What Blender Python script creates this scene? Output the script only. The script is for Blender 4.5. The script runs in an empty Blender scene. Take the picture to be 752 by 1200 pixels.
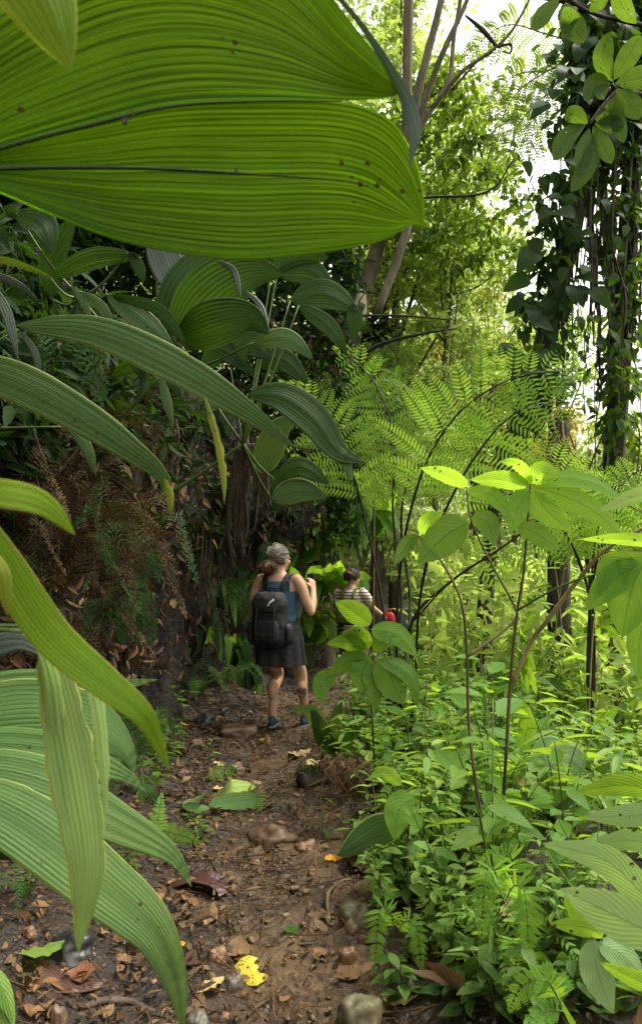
import bpy, math, random
import numpy as np
from mathutils import Vector, Matrix, noise as mnoise

# ------------------------------------------------------------------ basics
rnd = random.Random(11)
rng = np.random.default_rng(11)
scene = bpy.context.scene
COL = scene.collection
rad = math.radians

FPX = 900.0
CAM = np.array((0.0, 0.0, 1.6))
PITCH = rad(2.7)
FW = np.array((0.0, math.cos(PITCH), math.sin(PITCH)))
UP = np.array((0.0, -math.sin(PITCH), math.cos(PITCH)))
RT = np.array((1.0, 0.0, 0.0))
HOR = 642.4


def ray(u, v):
    return FW + (u - 376.0) / FPX * RT + (600.0 - v) / FPX * UP


def at(u, v, d):
    return CAM + d * ray(u, v)


def unit(a):
    a = np.asarray(a, float)
    n = np.linalg.norm(a, axis=-1, keepdims=True)
    return a / np.maximum(n, 1e-9)


_tab = rng.random((128, 128))


def vn(x, y):
    x = np.asarray(x, float); y = np.asarray(y, float)
    xi = np.floor(x).astype(int); yi = np.floor(y).astype(int)
    fx = x - xi; fy = y - yi
    fx = fx * fx * (3 - 2 * fx); fy = fy * fy * (3 - 2 * fy)
    a = _tab[xi % 128, yi % 128]; b = _tab[(xi + 1) % 128, yi % 128]
    c = _tab[xi % 128, (yi + 1) % 128]; d = _tab[(xi + 1) % 128, (yi + 1) % 128]
    return (a * (1 - fx) + b * fx) * (1 - fy) + (c * (1 - fx) + d * fx) * fy - 0.5


def fbm(x, y, o=4):
    s = 0; a = 1.0
    for i in range(o):
        s = s + a * vn(x * 2 ** i + 17.3 * i, y * 2 ** i + 9.1 * i); a *= 0.5
    return s


def sstep(a, b, x):
    t = np.clip((np.asarray(x, float) - a) / (b - a), 0, 1)
    return t * t * (3 - 2 * t)


# ------------------------------------------------------------------ terrain
def trail_x(y):
    return np.interp(y, [0, 3, 5, 6.8, 8, 9.2, 11, 14, 20, 30], [0.05, -.02, -.15, -.28, -.05, .3, .6, .8, 1., 1.5])


def bank_x(y):
    return np.interp(y, [0, 2, 4.5, 6, 7.6, 8.6, 9.6, 10.8, 13, 18, 30], [-1.5, -1.7, -1.62, -1.45, -1.3, -1.0, -.5, -.15, .0, -.3, -.5])


def height(x, y):
    x = np.asarray(x, float); y = np.asarray(y, float)
    dx = x - trail_x(y)
    h = .05 * fbm(x * 1.3, y * 1.3) + .035 * fbm(x * 5 + 3, y * 5, 3)
    ontrail = 1 - sstep(.25, .6, np.abs(dx))
    h = h - .05 * ontrail
    r = np.maximum(dx - .5, 0)
    h = h + .13 * sstep(0, .45, r) - .16 * np.maximum(r - .7, 0) * (1 - sstep(7, 12, r)) - 1.0 * sstep(7, 12, r)
    l = np.maximum(-dx - .5, 0)
    h = h + .22 * sstep(.1, .9, l)
    q = bank_x(y) - .35 - x
    h = h + np.clip(q * 3, 0, 3.6) * (y > -2) + .55 * np.maximum(q - 1.2, 0) * (1 - sstep(20, 40, q))
    # far hillside
    dd = np.hypot(x, y)
    az = np.arctan2(x, np.maximum(y, .01))
    top = np.interp(az, [-.6, .0, .2, .3, .38, .6], [13, 12, 11.0, 7.0, 5.5, 5.5])
    h = h + top * sstep(15, 44, dd) * (y > 0) + .05 * top * np.maximum(dd - 44, 0) * .3 * (y > 0)
    h = h + .8 * fbm(x * .15, y * .15, 3) * sstep(10, 20, dd)
    return h


def on_ground(u, v, dz=0.0):
    r = ray(u, v)
    d = 1.0
    last = 1.0
    while d < 80:
        p = CAM + d * r
        if p[2] < float(height(p[0], p[1])) + dz:
            break
        last = d
        d += .06 + d * .012
    lo, hi = last, d
    for _ in range(18):
        m = .5 * (lo + hi); p = CAM + m * r
        if p[2] < float(height(p[0], p[1])) + dz: hi = m
        else: lo = m
    return CAM + hi * r


def gz(x, y):
    return float(height(x, y))


# ------------------------------------------------------------------ mesh building
class MB:
    def __init__(self):
        self.V = []; self.T = []; self.Q = []; self.UV = []; self.C = []; self.TM = []; self.QM = []; self.n = 0

    def add(self, V, quads=None, tris=None, uv=None, tint=.5, mi=0):
        V = np.asarray(V, float).reshape(-1, 3)
        n = len(V)
        self.V.append(V)
        self.UV.append(np.zeros((n, 2)) if uv is None else np.asarray(uv, float).reshape(n, 2))
        self.C.append(np.full(n, tint, float) if np.isscalar(tint) else np.asarray(tint, float).reshape(n))
        if quads is not None and len(quads):
            q = np.asarray(quads, int).reshape(-1, 4) + self.n
            self.Q.append(q); self.QM.append(np.full(len(q), mi, int))
        if tris is not None and len(tris):
            t = np.asarray(tris, int).reshape(-1, 3) + self.n
            self.T.append(t); self.TM.append(np.full(len(t), mi, int))
        self.n += n
        return self

    def mesh(self, name, mats, smooth=True, off=None):
        V = np.concatenate(self.V) if self.V else np.zeros((0, 3))
        if off is not None: V = V - np.asarray(off)
        Q = np.concatenate(self.Q) if self.Q else np.zeros((0, 4), int)
        T = np.concatenate(self.T) if self.T else np.zeros((0, 3), int)
        loops = np.concatenate([Q.ravel(), T.ravel()]).astype(np.int32)
        tot = np.concatenate([np.full(len(Q), 4), np.full(len(T), 3)]).astype(np.int32)
        start = np.concatenate([[0], np.cumsum(tot)[:-1]]).astype(np.int32) if len(tot) else tot
        me = bpy.data.meshes.new(name)
        me.vertices.add(len(V)); me.loops.add(len(loops)); me.polygons.add(len(tot))
        me.vertices.foreach_set('co', V.astype(np.float32).ravel())
        me.loops.foreach_set('vertex_index', loops)
        me.polygons.foreach_set('loop_start', start)
        me.polygons.foreach_set('loop_total', tot)
        mi = np.concatenate((self.QM if self.QM else []) + (self.TM if self.TM else [])) if len(tot) else tot
        me.polygons.foreach_set('material_index', mi.astype(np.int32))
        me.polygons.foreach_set('use_smooth', np.full(len(tot), smooth))
        uvl = me.uv_layers.new(name='UVMap')
        UV = np.concatenate(self.UV)
        uvl.data.foreach_set('uv', UV[loops].astype(np.float32).ravel())
        at_ = me.attributes.new('tint', 'FLOAT', 'POINT')
        at_.data.foreach_set('value', np.concatenate(self.C).astype(np.float32))
        me.update(calc_edges=True)
        me.validate()
        for m in (mats if isinstance(mats, (list, tuple)) else [mats]):
            me.materials.append(m)
        return me

    def build(self, name, mats, parent=None, smooth=True):
        off = None
        if parent is not None:
            off = world_loc(parent)
        me = self.mesh(name, mats, smooth, off)
        o = bpy.data.objects.new(name, me)
        COL.objects.link(o)
        if parent is not None: o.parent = parent
        return o


def world_loc(o):
    p = np.zeros(3)
    while o is not None:
        p = p + np.array(o.location); o = o.parent
    return p


def tag(o, label=None, cat=None, group=None, kind=None):
    if label: o['label'] = label
    if cat: o['category'] = cat
    if group: o['group'] = group
    if kind: o['kind'] = kind
    return o


def thing(name, label, cat, loc=(0, 0, 0), group=None):
    o = bpy.data.objects.new(name, None)
    COL.objects.link(o)
    o.location = tuple(float(a) for a in loc)
    o.empty_display_size = .1
    return tag(o, label, cat, group)


def dup(root, loc, rz=0.0, sc=1.0, label=None, group=None):
    r = root.copy(); COL.objects.link(r)
    r.location = tuple(float(a) for a in loc)
    r.rotation_euler = (0, 0, rz); r.scale = (sc, sc, sc)
    if label: r['label'] = label
    if group: r['group'] = group
    for ch in list(root.children):
        c = ch.copy(); COL.objects.link(c); c.parent = r
        for g in list(ch.children):
            d = g.copy(); COL.objects.link(d); d.parent = c
    return r


def catmull(P, n):
    P = np.asarray(P, float)
    if len(P) == 2:
        t = np.linspace(0, 1, n)[:, None]
        return P[0] * (1 - t) + P[1] * t
    seg = np.linalg.norm(np.diff(P, axis=0), axis=1)
    cum = np.concatenate([[0], np.cumsum(seg)]); cum /= cum[-1]
    E = np.vstack([2 * P[0] - P[1], P, 2 * P[-1] - P[-2]])
    out = []
    for t in np.linspace(0, 1, n):
        i = min(int(np.searchsorted(cum, t, side='right') - 1), len(P) - 2)
        f = (t - cum[i]) / max(cum[i + 1] - cum[i], 1e-9)
        a, b, c, d = E[i], E[i + 1], E[i + 2], E[i + 3]
        out.append(.5 * ((2 * b) + (-a + c) * f + (2 * a - 5 * b + 4 * c - d) * f * f + (-a + 3 * b - 3 * c + d) * f ** 3))
    return np.array(out)


def tube(mb, path, r, sides=7, n=None, tint=.5, mi=0, wob=0.0, cap=True):
    P = catmull(path, n or max(6, len(path) * 5))
    n = len(P)
    r = np.interp(np.linspace(0, 1, n), np.linspace(0, 1, len(np.atleast_1d(r))), np.atleast_1d(r))
    T = unit(np.gradient(P, axis=0))
    a = np.array((0, 0, 1.)) if abs(T[0][2]) < .9 else np.array((1., 0, 0))
    N = unit(np.cross(T[0], a)); V = []; uv = []
    L = np.concatenate([[0], np.cumsum(np.linalg.norm(np.diff(P, axis=0), axis=1))])
    ang = np.linspace(0, 2 * math.pi, sides, endpoint=False)
    for i in range(n):
        N = unit(N - np.dot(N, T[i]) * T[i]); B = np.cross(T[i], N)
        rr = r[i] * np.ones(sides)
        if wob:
            rr = rr * (1 + wob * (vn(np.cos(ang) * 1.7 + 31, L[i] * 6 + np.sin(ang) * 1.7) * 2 + vn(np.cos(ang) * 4 + 5, L[i] * 14 + np.sin(ang) * 4)))
        V.append(P[i] + (np.cos(ang) * rr)[:, None] * N + (np.sin(ang) * rr)[:, None] * B)
        uv.append(np.stack([ang / 6.2832, np.full(sides, L[i])], 1))
    V = np.concatenate(V); uv = np.concatenate(uv)
    q = []
    for i in range(n - 1):
        for j in range(sides):
            k = (j + 1) % sides
            q.append((i * sides + j, i * sides + k, (i + 1) * sides + k, (i + 1) * sides + j))
    t = []
    if cap:
        for j in range(1, sides - 1):
            t.append((0, j + 1, j)); o = (n - 1) * sides; t.append((o, o + j, o + j + 1))
    mb.add(V, q, t, uv, tint, mi)
    return P


def prof_fn(kind):
    def beta(a, b):
        m = a / (a + b); k = m ** a * (1 - m) ** b
        return lambda t: (np.clip(t, 0, 1) ** a) * (np.clip(1 - t, 0, 1) ** b) / k
    return {'ovate': beta(.62, .95), 'lance': beta(.7, .9), 'strap': beta(.35, .55), 'obovate': beta(.95, .72),
            'round': beta(.5, .5), 'heart': beta(.4, .9), 'long': beta(.5, 1.0)}[kind]


def leaf(mb, spine, width, prof='ovate', side=None, roll=0.0, n=16, m=8, pleats=0, amp=0.0, fold=.25, bow=0.0,
         ruffle=0.0, tint=None, mi=0, twist=0.0, jag=0.0, seed=None):
    """A leaf blade as a bent sheet along a 3-D spine; width is the full width in metres."""
    if pleats: m = max(m, pleats * 2)
    P = catmull(spine, n + 1)
    T = unit(np.gradient(P, axis=0))
    f = prof_fn(prof)
    ts = np.linspace(0, 1, n + 1)
    ss = np.linspace(-1, 1, m + 1)
    sd = rnd.random() * 50 if seed is None else seed
    V = np.zeros((n + 1, m + 1, 3)); uv = np.zeros((n + 1, m + 1, 2))
    for i in range(n + 1):
        if side is None:
            view = unit(P[i] - CAM)
            S = unit(np.cross(T[i], view))
        else:
            S = np.asarray(side, float)
        S = unit(S - np.dot(S, T[i]) * T[i])
        N = np.cross(S, T[i])
        a = roll + twist * ts[i]
        S, N = S * math.cos(a) + N * math.sin(a), N * math.cos(a) - S * math.sin(a)
        w = .5 * width * max(float(f(ts[i])), .0)
        ab = np.abs(ss)
        z = ab * w * math.sin(fold) - bow * w * ss * ss
        if pleats:
            tri = 2 * np.abs(((ss + 1) * .5 * pleats) % 1 - .5) * 2 - 1
            z = z + amp * tri * min(1, w / (.25 * width + 1e-9))
        if ruffle:
            z = z + ruffle * w * ab * np.sin(ts[i] * 23 + sd + np.sign(ss) * 1.3)
        wj = w * np.ones(m + 1)
        if jag:
            wj = wj * (1 + jag * vn(ts[i] * 26 + sd, np.sign(ss) * 7.7 + sd) * ab ** 4)
        V[i] = P[i] + (ss * wj * math.cos(fold))[:, None] * S + z[:, None] * N
        uv[i, :, 0] = ts[i]; uv[i, :, 1] = (ss + 1) / 2
    q = []
    k = m + 1
    for i in range(n):
        for j in range(m):
            q.append((i * k + j, i * k + j + 1, (i + 1) * k + j + 1, (i + 1) * k + j))
    mb.add(V.reshape(-1, 3), q, None, uv.reshape(-1, 2), rnd.random() if tint is None else tint, mi)
    return P


WK = 1.0


def hleaf(parent, name, mat, pts, wpx, roll=0.0, **kw):
    """A leaf along picture points (u, v, depth); its width in picture pixels at its middle."""
    sp = [at(*p) for p in pts]
    dm = pts[len(pts) // 2][2]
    w = wpx * WK * dm / FPX / max(math.cos(roll), .3)
    mb = MB()
    leaf(mb, sp, w, roll=roll, **kw)
    return mb.build(name, mat, parent), sp


def sheet(mb, A, B, n=40, m=30, pleats=0, amp=0.0, bulge=None, tint=.5, mi=0, vrange=(0, 1)):
    """A pleated blade between two 3-D edge curves that both run from base to tip."""
    A = catmull(A, n + 1); B = catmull(B, n + 1)
    s = np.linspace(0, 1, m + 1)
    V = A[:, None, :] * (1 - s)[None, :, None] + B[:, None, :] * s[None, :, None]
    du = np.gradient(V, axis=0); dv = np.gradient(V, axis=1)
    N = unit(np.cross(du, dv))
    W = np.linalg.norm(B - A, axis=1)
    sw = s + .35 / max(pleats, 1) * np.sin(s * 31.0 + 1.3) + .2 / max(pleats, 1) * np.sin(s * 83.0)
    tri = (np.abs((sw * pleats) % 1 - .5) * 4 - 1) * (.55 + .45 * np.sin(s * 47.0)) if pleats else np.zeros(m + 1)
    ts = np.linspace(0, 1, n + 1)
    z = amp * tri[None, :] * np.minimum(1, W / (W.max() * .4))[:, None]
    if bulge: z = z + bulge * np.sin(s * math.pi)[None, :] * np.sin(ts * math.pi)[:, None]
    V = V + N * z[:, :, None]
    uv = np.zeros((n + 1, m + 1, 2)); uv[:, :, 0] = ts[:, None]; uv[:, :, 1] = vrange[0] + (vrange[1] - vrange[0]) * s[None, :]
    k = m + 1
    I, J = np.meshgrid(np.arange(n), np.arange(m), indexing='ij')
    a = (I * k + J).ravel()
    q = np.stack([a, a + 1, a + k + 1, a + k], 1)
    mb.add(V.reshape(-1, 3), q, None, uv.reshape(-1, 2), tint, mi)


# leaf-cloud templates: (u along, v across, lift), quads, tris
def _tmpl(rows, tip=True, lift=.05, bend=.12):
    """rows: (u, halfwidth)"""
    V = [(0, 0, 0)]; q = []; t = []
    for (u, w) in rows:
        b = -bend * u * u
        V += [(u, -w, lift * (w / .3) + b), (u, 0, b), (u, w, lift * (w / .3) + b)]
    V.append((1, 0, -bend))
    t += [(0, 2, 1), (0, 3, 2)]
    for i in range(len(rows) - 1):
        a = 1 + 3 * i
        q += [(a, a + 1, a + 4, a + 3), (a + 1, a + 2, a + 5, a + 4)]
    a = 1 + 3 * (len(rows) - 1); e = len(V) - 1
    t += [(a, a + 1, e), (a + 1, a + 2, e)]
    return np.array(V, float), np.array(q, int).reshape(-1, 4), np.array(t, int)


T_FINE = _tmpl([(.14, .28), (.34, .46), (.58, .42), (.82, .2)])
T_MID = _tmpl([(.3, .45), (.65, .36)])
T_PIN = _tmpl([(.25, .5), (.7, .38)], lift=.02, bend=.08)
T_FAR = (np.array([(0, 0, 0), (.45, -.45, .06), (1, 0, -.08), (.45, .45, .06)], float), np.zeros((0, 4), int), np.array([(0, 2, 1), (0, 3, 2)]))


def cloud(mb, P, D, N, L, W, tm, tint, mi=0):
    P = np.asarray(P, float); n = len(P)
    if n == 0: return
    D = unit(D); N = np.asarray(N, float)
    N = unit(N - (N * D).sum(1, keepdims=True) * D)
    S = np.cross(D, N)
    tv, tq, tt = tm
    L = np.broadcast_to(np.asarray(L, float), (n,)); W = np.broadcast_to(np.asarray(W, float), (n,))
    V = P[:, None] + (L[:, None] * tv[:, 0])[:, :, None] * D[:, None] + (W[:, None] * tv[:, 1])[:, :, None] * S[:, None] \
        + (L[:, None] * tv[:, 2])[:, :, None] * N[:, None]
    k = len(tv); o = (np.arange(n) * k)[:, None, None]
    uv = np.tile(np.stack([tv[:, 0], tv[:, 1] + .5], 1), (n, 1))
    tint = np.repeat(np.broadcast_to(np.asarray(tint, float), (n,)), k)
    mb.add(V.reshape(-1, 3), (tq[None] + o).reshape(-1, 4) if len(tq) else None, (tt[None] + o).reshape(-1, 3) if len(tt) else None, uv, tint, mi)


def rdirs(n, bias=(0, 0, 0), k=1.0):
    d = rng.normal(size=(n, 3)) * k + np.asarray(bias)
    return unit(d)


def clump(mb, c, r, n, size, tm=T_FAR, flat=.7, tint=(.2, .9), droop=.4, aspect=.5, shell=.2):
    """A leafy clump: leaves through a flattened ball, denser toward its outside."""
    d = rdirs(n)
    rr = r * (shell + (1 - shell) * rng.random(n)) * rng.random(n) ** .3 * (1 + .35 * rng.normal(size=n) ** 2 * (rng.random(n) < .2))
    P = np.asarray(c) + d * rr[:, None] * np.array((1, 1, flat))
    D = unit(d * np.array((1, 1, .4)) + rng.normal(size=(n, 3)) * .55 + np.array((0, 0, -droop)))
    N = unit(rng.normal(size=(n, 3)) * .55 + np.array((0, 0, 1.0)) + d * .35)
    L = size * (.6 + .8 * rng.random(n))
    tn = rng.uniform(tint[0], tint[1], n)
    cloud(mb, P, D, N, L, L * aspect, tm, tn)


# ------------------------------------------------------------------ materials
class NT:
    def __init__(self, name):
        self.m = bpy.data.materials.new(name); self.m.use_nodes = True
        self.t = self.m.node_tree; self.t.nodes.clear()
        self.out = self.n('ShaderNodeOutputMaterial')

    def n(self, ty, **kw):
        x = self.t.nodes.new(ty)
        for k, v in kw.items(): setattr(x, k, v)
        return x

    def l(self, a, b): self.t.links.new(a, b)

    def put(self, sock, v):
        if v is None: return
        if hasattr(v, 'links'): self.l(v, sock)
        elif isinstance(v, (tuple, list)) and len(v) == 3 and sock.type == 'RGBA': sock.default_value = (*v, 1)
        else: sock.default_value = v

    def math(self, op, a, b=None, c=None, clamp=False):
        x = self.n('ShaderNodeMath', operation=op, use_clamp=clamp)
        for s, v in zip(x.inputs, (a, b, c)): self.put(s, v)
        return x.outputs[0]

    def mix(self, f, a, b, mode='MIX'):
        x = self.n('ShaderNodeMix', data_type='RGBA', blend_type=mode, clamp_factor=True)
        self.put(x.inputs[0], f); self.put(x.inputs[6], a); self.put(x.inputs[7], b)
        return x.outputs[2]

    def noise(self, scale, detail=4, rough=.55, vec=None, dist=0.0, col=False):
        x = self.n('ShaderNodeTexNoise'); x.inputs['Scale'].default_value = scale
        x.inputs['Detail'].default_value = detail; x.inputs['Roughness'].default_value = rough
        x.inputs['Distortion'].default_value = dist
        if vec is not None: self.l(vec, x.inputs['Vector'])
        return x.outputs['Color' if col else 'Fac']

    def voro(self, scale, vec=None, feature='F1', out='Distance'):
        x = self.n('ShaderNodeTexVoronoi', feature=feature); x.inputs['Scale'].default_value = scale
        if vec is not None: self.l(vec, x.inputs['Vector'])
        return x.outputs[out]

    def ramp(self, f, stops, interp='LINEAR'):
        x = self.n('ShaderNodeValToRGB'); x.color_ramp.interpolation = interp
        e = x.color_ramp.elements
        while len(e) < len(stops): e.new(.5)
        for i, (p, c) in enumerate(stops):
            e[i].position = p; e[i].color = (*c, 1) if isinstance(c, tuple) else (c, c, c, 1)
        self.l(f, x.inputs[0]); return x.outputs[0]

    def bump(self, h, strength=.5, dist=.01, normal=None):
        x = self.n('ShaderNodeBump'); x.inputs['Strength'].default_value = strength; x.inputs['Distance'].default_value = dist
        self.l(h, x.inputs['Height'])
        if normal is not None: self.l(normal, x.inputs['Normal'])
        return x.outputs[0]

    def objc(self): return self.n('ShaderNodeTexCoord').outputs['Object']
    def geo(self): return self.n('ShaderNodeNewGeometry').outputs['Position']

    def pbr(self, color, rough=.5, spec=.5, normal=None, sheen=0.0):
        x = self.n('ShaderNodeBsdfPrincipled')
        self.put(x.inputs['Base Color'], color); self.put(x.inputs['Roughness'], rough)
        self.put(x.inputs['Specular IOR Level'], spec); self.put(x.inputs['Normal'], normal)
        if sheen: x.inputs['Sheen Weight'].default_value = sheen
        return x.outputs[0]

    def done(self, sh):
        self.l(sh, self.out.inputs[0]); return self.m


def leaf_mat(name, c0, c1, tr, trans=.45, rough=.42, spec=.45, vein=None, nv=20, vdark=.6, spots=0.0, bumpk=.3, edge=None, mott=.35, brown=(.12, .07, .02), holes=0.0, wk=.25, vt=.72, vg=1.5):
    spec *= .5; rough = min(.75, rough + .06)
    t = NT(name)
    tint = t.n('ShaderNodeAttribute', attribute_name='tint').outputs['Fac']
    uv = t.n('ShaderNodeUVMap').outputs[0]
    sp = t.n('ShaderNodeSeparateXYZ'); t.l(uv, sp.inputs[0])
    u, v = sp.outputs[0], sp.outputs[1]
    geo = t.geo()
    nz = t.noise(9, 3, .6, geo)
    f = t.math('ADD', tint, t.math('MULTIPLY', t.math('SUBTRACT', nz, .5), mott * 2), clamp=True)
    big = t.noise(2.3, 2, .5, geo)
    col = t.mix(f, c0, c1)
    col = t.mix(t.math('MULTIPLY', t.math('SUBTRACT', big, .52, clamp=True), 2.2, clamp=True), col, (c1[0] * 1.5, c1[1] * 1.12, c1[2] * .7))
    trc = t.mix(f, tuple(a * .75 for a in tr), tuple(min(a * 1.2, .95) for a in tr))
    vd = None; normal = None
    off = t.math('ABSOLUTE', t.math('SUBTRACT', v, .5))
    mid = t.math('LESS_THAN', off, .018)
    if vein == 'pleat':
        w1 = t.math('SINE', t.math('MULTIPLY', v, nv * 6.2832))
        nzl = t.n('ShaderNodeCombineXYZ'); t.l(t.math('MULTIPLY', u, 1.5), nzl.inputs[0]); t.l(t.math('MULTIPLY', v, nv * 2.6), nzl.inputs[1])
        w2 = t.noise(1.0, 3, .7, nzl.outputs[0])
        w = t.math('ADD', t.math('MULTIPLY', w1, wk), w2)
        vd = t.math('MULTIPLY', t.math('SUBTRACT', vt, w, clamp=True), vg, clamp=True)
        if vg < 2: vd = t.math('SUBTRACT', 1.0, vd)
        normal = t.bump(w, bumpk, .004)
    elif vein == 'pinnate':
        ph = t.math('FRACT', t.math('ADD', t.math('MULTIPLY', u, nv), t.math('MULTIPLY', off, -nv * .9)))
        lw = t.math('ABSOLUTE', t.math('SUBTRACT', ph, .5))
        ln = t.math('MULTIPLY', t.math('SUBTRACT', .13, lw, clamp=True), 7, clamp=True)
        vd = t.math('MAXIMUM', t.math('MULTIPLY', ln, .65), mid)
        normal = t.bump(t.math('SUBTRACT', lw, t.math('MULTIPLY', mid, .4)), bumpk, .004)
    if vd is not None:
        k = t.math('MULTIPLY', vd, vdark)
        col = t.mix(k, col, tuple(a * .45 for a in c0))
        trc = t.mix(k, trc, tuple(a * .25 for a in tr))
    if spots:
        vs = t.voro(38, geo); nn = t.noise(7, 2, .5, geo)
        s = t.math('MULTIPLY', t.math('LESS_THAN', vs, .16), t.math('GREATER_THAN', nn, 1 - spots))
        col = t.mix(s, col, brown); trc = t.mix(s, trc, tuple(a * .3 for a in brown))
    if edge:
        e = t.math('MULTIPLY', t.math('SUBTRACT', t.math('ADD', off, t.math('MULTIPLY', t.noise(14, 2, .5, geo), .12)), .50, clamp=True), 12, clamp=True)
        col = t.mix(e, col, edge); trc = t.mix(e, trc, edge)
    ro = t.math('ADD', rough - .1, t.math('MULTIPLY', nz, .22))
    a = t.pbr(col, ro, spec, normal)
    b = t.n('ShaderNodeBsdfTranslucent'); t.put(b.inputs[0], trc)
    if normal is not None: t.l(normal, b.inputs['Normal'])
    x = t.n('ShaderNodeMixShader'); x.inputs[0].default_value = trans
    t.l(a, x.inputs[1]); t.l(b.outputs[0], x.inputs[2])
    if not holes: return t.done(x.outputs[0])
    hv = t.voro(24, geo); hm = t.noise(5, 2, .5, geo); hs_ = t.noise(60, 2, .5, geo)
    hk = t.math('MULTIPLY', t.math('LESS_THAN', t.math('ADD', hv, t.math('MULTIPLY', hs_, .2)), .27), t.math('GREATER_THAN', hm, 1 - holes))
    y = t.n('ShaderNodeMixShader'); tb_ = t.n('ShaderNodeBsdfTransparent'); t.l(hk, y.inputs[0]); t.l(x.outputs[0], y.inputs[1]); t.l(tb_.outputs[0], y.inputs[2])
    return t.done(y.outputs[0])


def bark_mat(name, c0, c1, c2=None, scale=1.0, rough=.85):
    t = NT(name)
    g = t.geo()
    mp = t.n('ShaderNodeMapping'); mp.inputs['Scale'].default_value = (14 * scale, 14 * scale, 3 * scale); t.l(g, mp.inputs[0])
    a = t.noise(1.0, 6, .65, mp.outputs[0], .6); b = t.noise(3.2, 4, .6, g)
    col = t.ramp(a, [(.3, c0), (.68, c1)])
    if c2 is not None: col = t.mix(t.math('MULTIPLY', t.math('SUBTRACT', b, .5, clamp=True), 5, clamp=True), col, c2)
    return t.done(t.pbr(col, rough, .25, t.bump(a, .9, .02)))


def plain_mat(name, c0, c1, rough=.7, scale=30, spec=.3, bump=.3, dist=.003, sheen=0.0):
    t = NT(name); o = t.objc()
    a = t.noise(scale, 5, .6, o)
    return t.done(t.pbr(t.ramp(a, [(.3, c0), (.7, c1)]), rough, spec, t.bump(a, bump, dist) if bump else None, sheen))


M = {}
# --- foliage
M['giant'] = leaf_mat('giant_leaf', (.012, .045, .003), (.026, .075, .004), (.36, .68, .012), .72, .6, .05, 'pleat', 30, .92, .4, .25, mott=.5, wk=.08, vt=.56, vg=5.5)
M['giant_top'] = leaf_mat('leaf_sky_sheen', (.20, .27, .27), (.3, .37, .37), (.12, .2, .05), .05, .5, .5, 'pleat', 5, .5)  # sky reflection on the folded edge put into the base colour
M['pleat'] = leaf_mat('pleated_leaf', (.058, .135, .034), (.115, .22, .07), (.26, .42, .04), .3, .4, .5, 'pleat', 15, .65, .45, .5, edge=(.25, .28, .06), holes=.34)
M['pleat_bright'] = leaf_mat('bright_pleated_leaf', (.15, .30, .09), (.22, .39, .13), (.42, .62, .08), .33, .45, .4, 'pleat', 15, .55, .45, .5, edge=(.3, .36, .08), holes=.3)
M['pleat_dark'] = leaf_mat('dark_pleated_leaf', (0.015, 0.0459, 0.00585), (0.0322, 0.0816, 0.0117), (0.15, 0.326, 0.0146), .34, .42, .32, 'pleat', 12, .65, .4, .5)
M['pleat_grey'] = leaf_mat('grey_pleated_leaf', (.10, .14, .11), (.16, .2, .16), (.12, .2, .06), .2, .38, .6, 'pleat', 9, .75, .4, .5)
M['pleat_lime'] = leaf_mat('lime_leaf', (0.107, 0.224, 0.0117), (0.193, 0.326, 0.0195), (0.483, 0.653, 0.0292), .48, .45, .25, 'pleat', 10, .45, .35, .35, edge=(.4, .36, .06))
M['pleat_pale'] = leaf_mat('pale_hanging_leaf', (.33, .50, .15), (.42, .60, .2), (.5, .72, .14), .42, .45, .3, 'pleat', 10, .5, .3, .3, edge=(.55, .5, .10), holes=.3)
M['yellow_strip'] = leaf_mat('yellowing_leaf', (.2, .26, .03), (.32, .32, .04), (.5, .52, .05), .4, .45, .4, 'pleat', 4, .4, .55)
M['broad'] = leaf_mat('broad_leaf', (0.059, 0.143, 0.0175), (0.107, 0.214, 0.0292), (0.344, 0.551, 0.0244), .42, .42, .35, 'pinnate', 9, .5, .42, .45, mott=.25, holes=.42)
M['broad_lime'] = leaf_mat('lime_broad_leaf', (0.0897, 0.216, 0.0224), (0.16, 0.309, 0.0372), (0.459, 0.721, 0.0435), .52, .45, .28, 'pinnate', 9, .45, .46, .4, mott=.3, holes=.42)
M['broad_pale'] = leaf_mat('pale_broad_leaf', (.17, .29, .11), (.26, .39, .17), (.36, .56, .09), .33, .45, .4, 'pinnate', 10, .45, .42, .45, mott=.25, holes=.44)
M['broad_dark'] = leaf_mat('dark_broad_leaf', (.010, .032, .006), (.024, .06, .012), (.14, .30, .015), .32, .4, .25, 'pinnate', 7, .4, .42, .35)
M['epi'] = leaf_mat('epiphyte_leaf', (0.0225, 0.0636, 0.0117), (0.0451, 0.0952, 0.0175), (0.195, 0.334, 0.0234), .42, .42, .25, 'pinnate', 8, .5, .5, .45, holes=.42)
M['herb'] = leaf_mat('herb_leaf', (0.084, 0.18, 0.0272), (0.19, 0.307, 0.068), (0.403, 0.615, 0.0425), .38, .45, .35, 'pinnate', 6, .4, .0, .4, mott=.5)
M['herb2'] = leaf_mat('dark_herb_leaf', (.022, .06, .010), (.085, .16, .03), (.22, .40, .02), .34, .45, .32, 'pinnate', 6, .4, .0, .4, mott=.5)
M['fern'] = leaf_mat('fern_pinna', (0.0731, 0.176, 0.0248), (0.136, 0.27, 0.0435), (0.417, 0.665, 0.056), .48, .5, .2, None)
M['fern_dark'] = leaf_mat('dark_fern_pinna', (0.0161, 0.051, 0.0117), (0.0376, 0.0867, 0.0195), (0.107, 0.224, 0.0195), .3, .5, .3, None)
M['dead_fern'] = leaf_mat('dead_fern_pinna', (.02, .014, .008), (.10, .068, .036), (.08, .05, .02), .2, .75, .1, None, mott=.6)
M['tree_leaf'] = leaf_mat('tree_leaf', (0.0301, 0.0714, 0.0117), (0.129, 0.194, 0.0292), (0.365, 0.53, 0.0292), .46, .45, .3, None)
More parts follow.
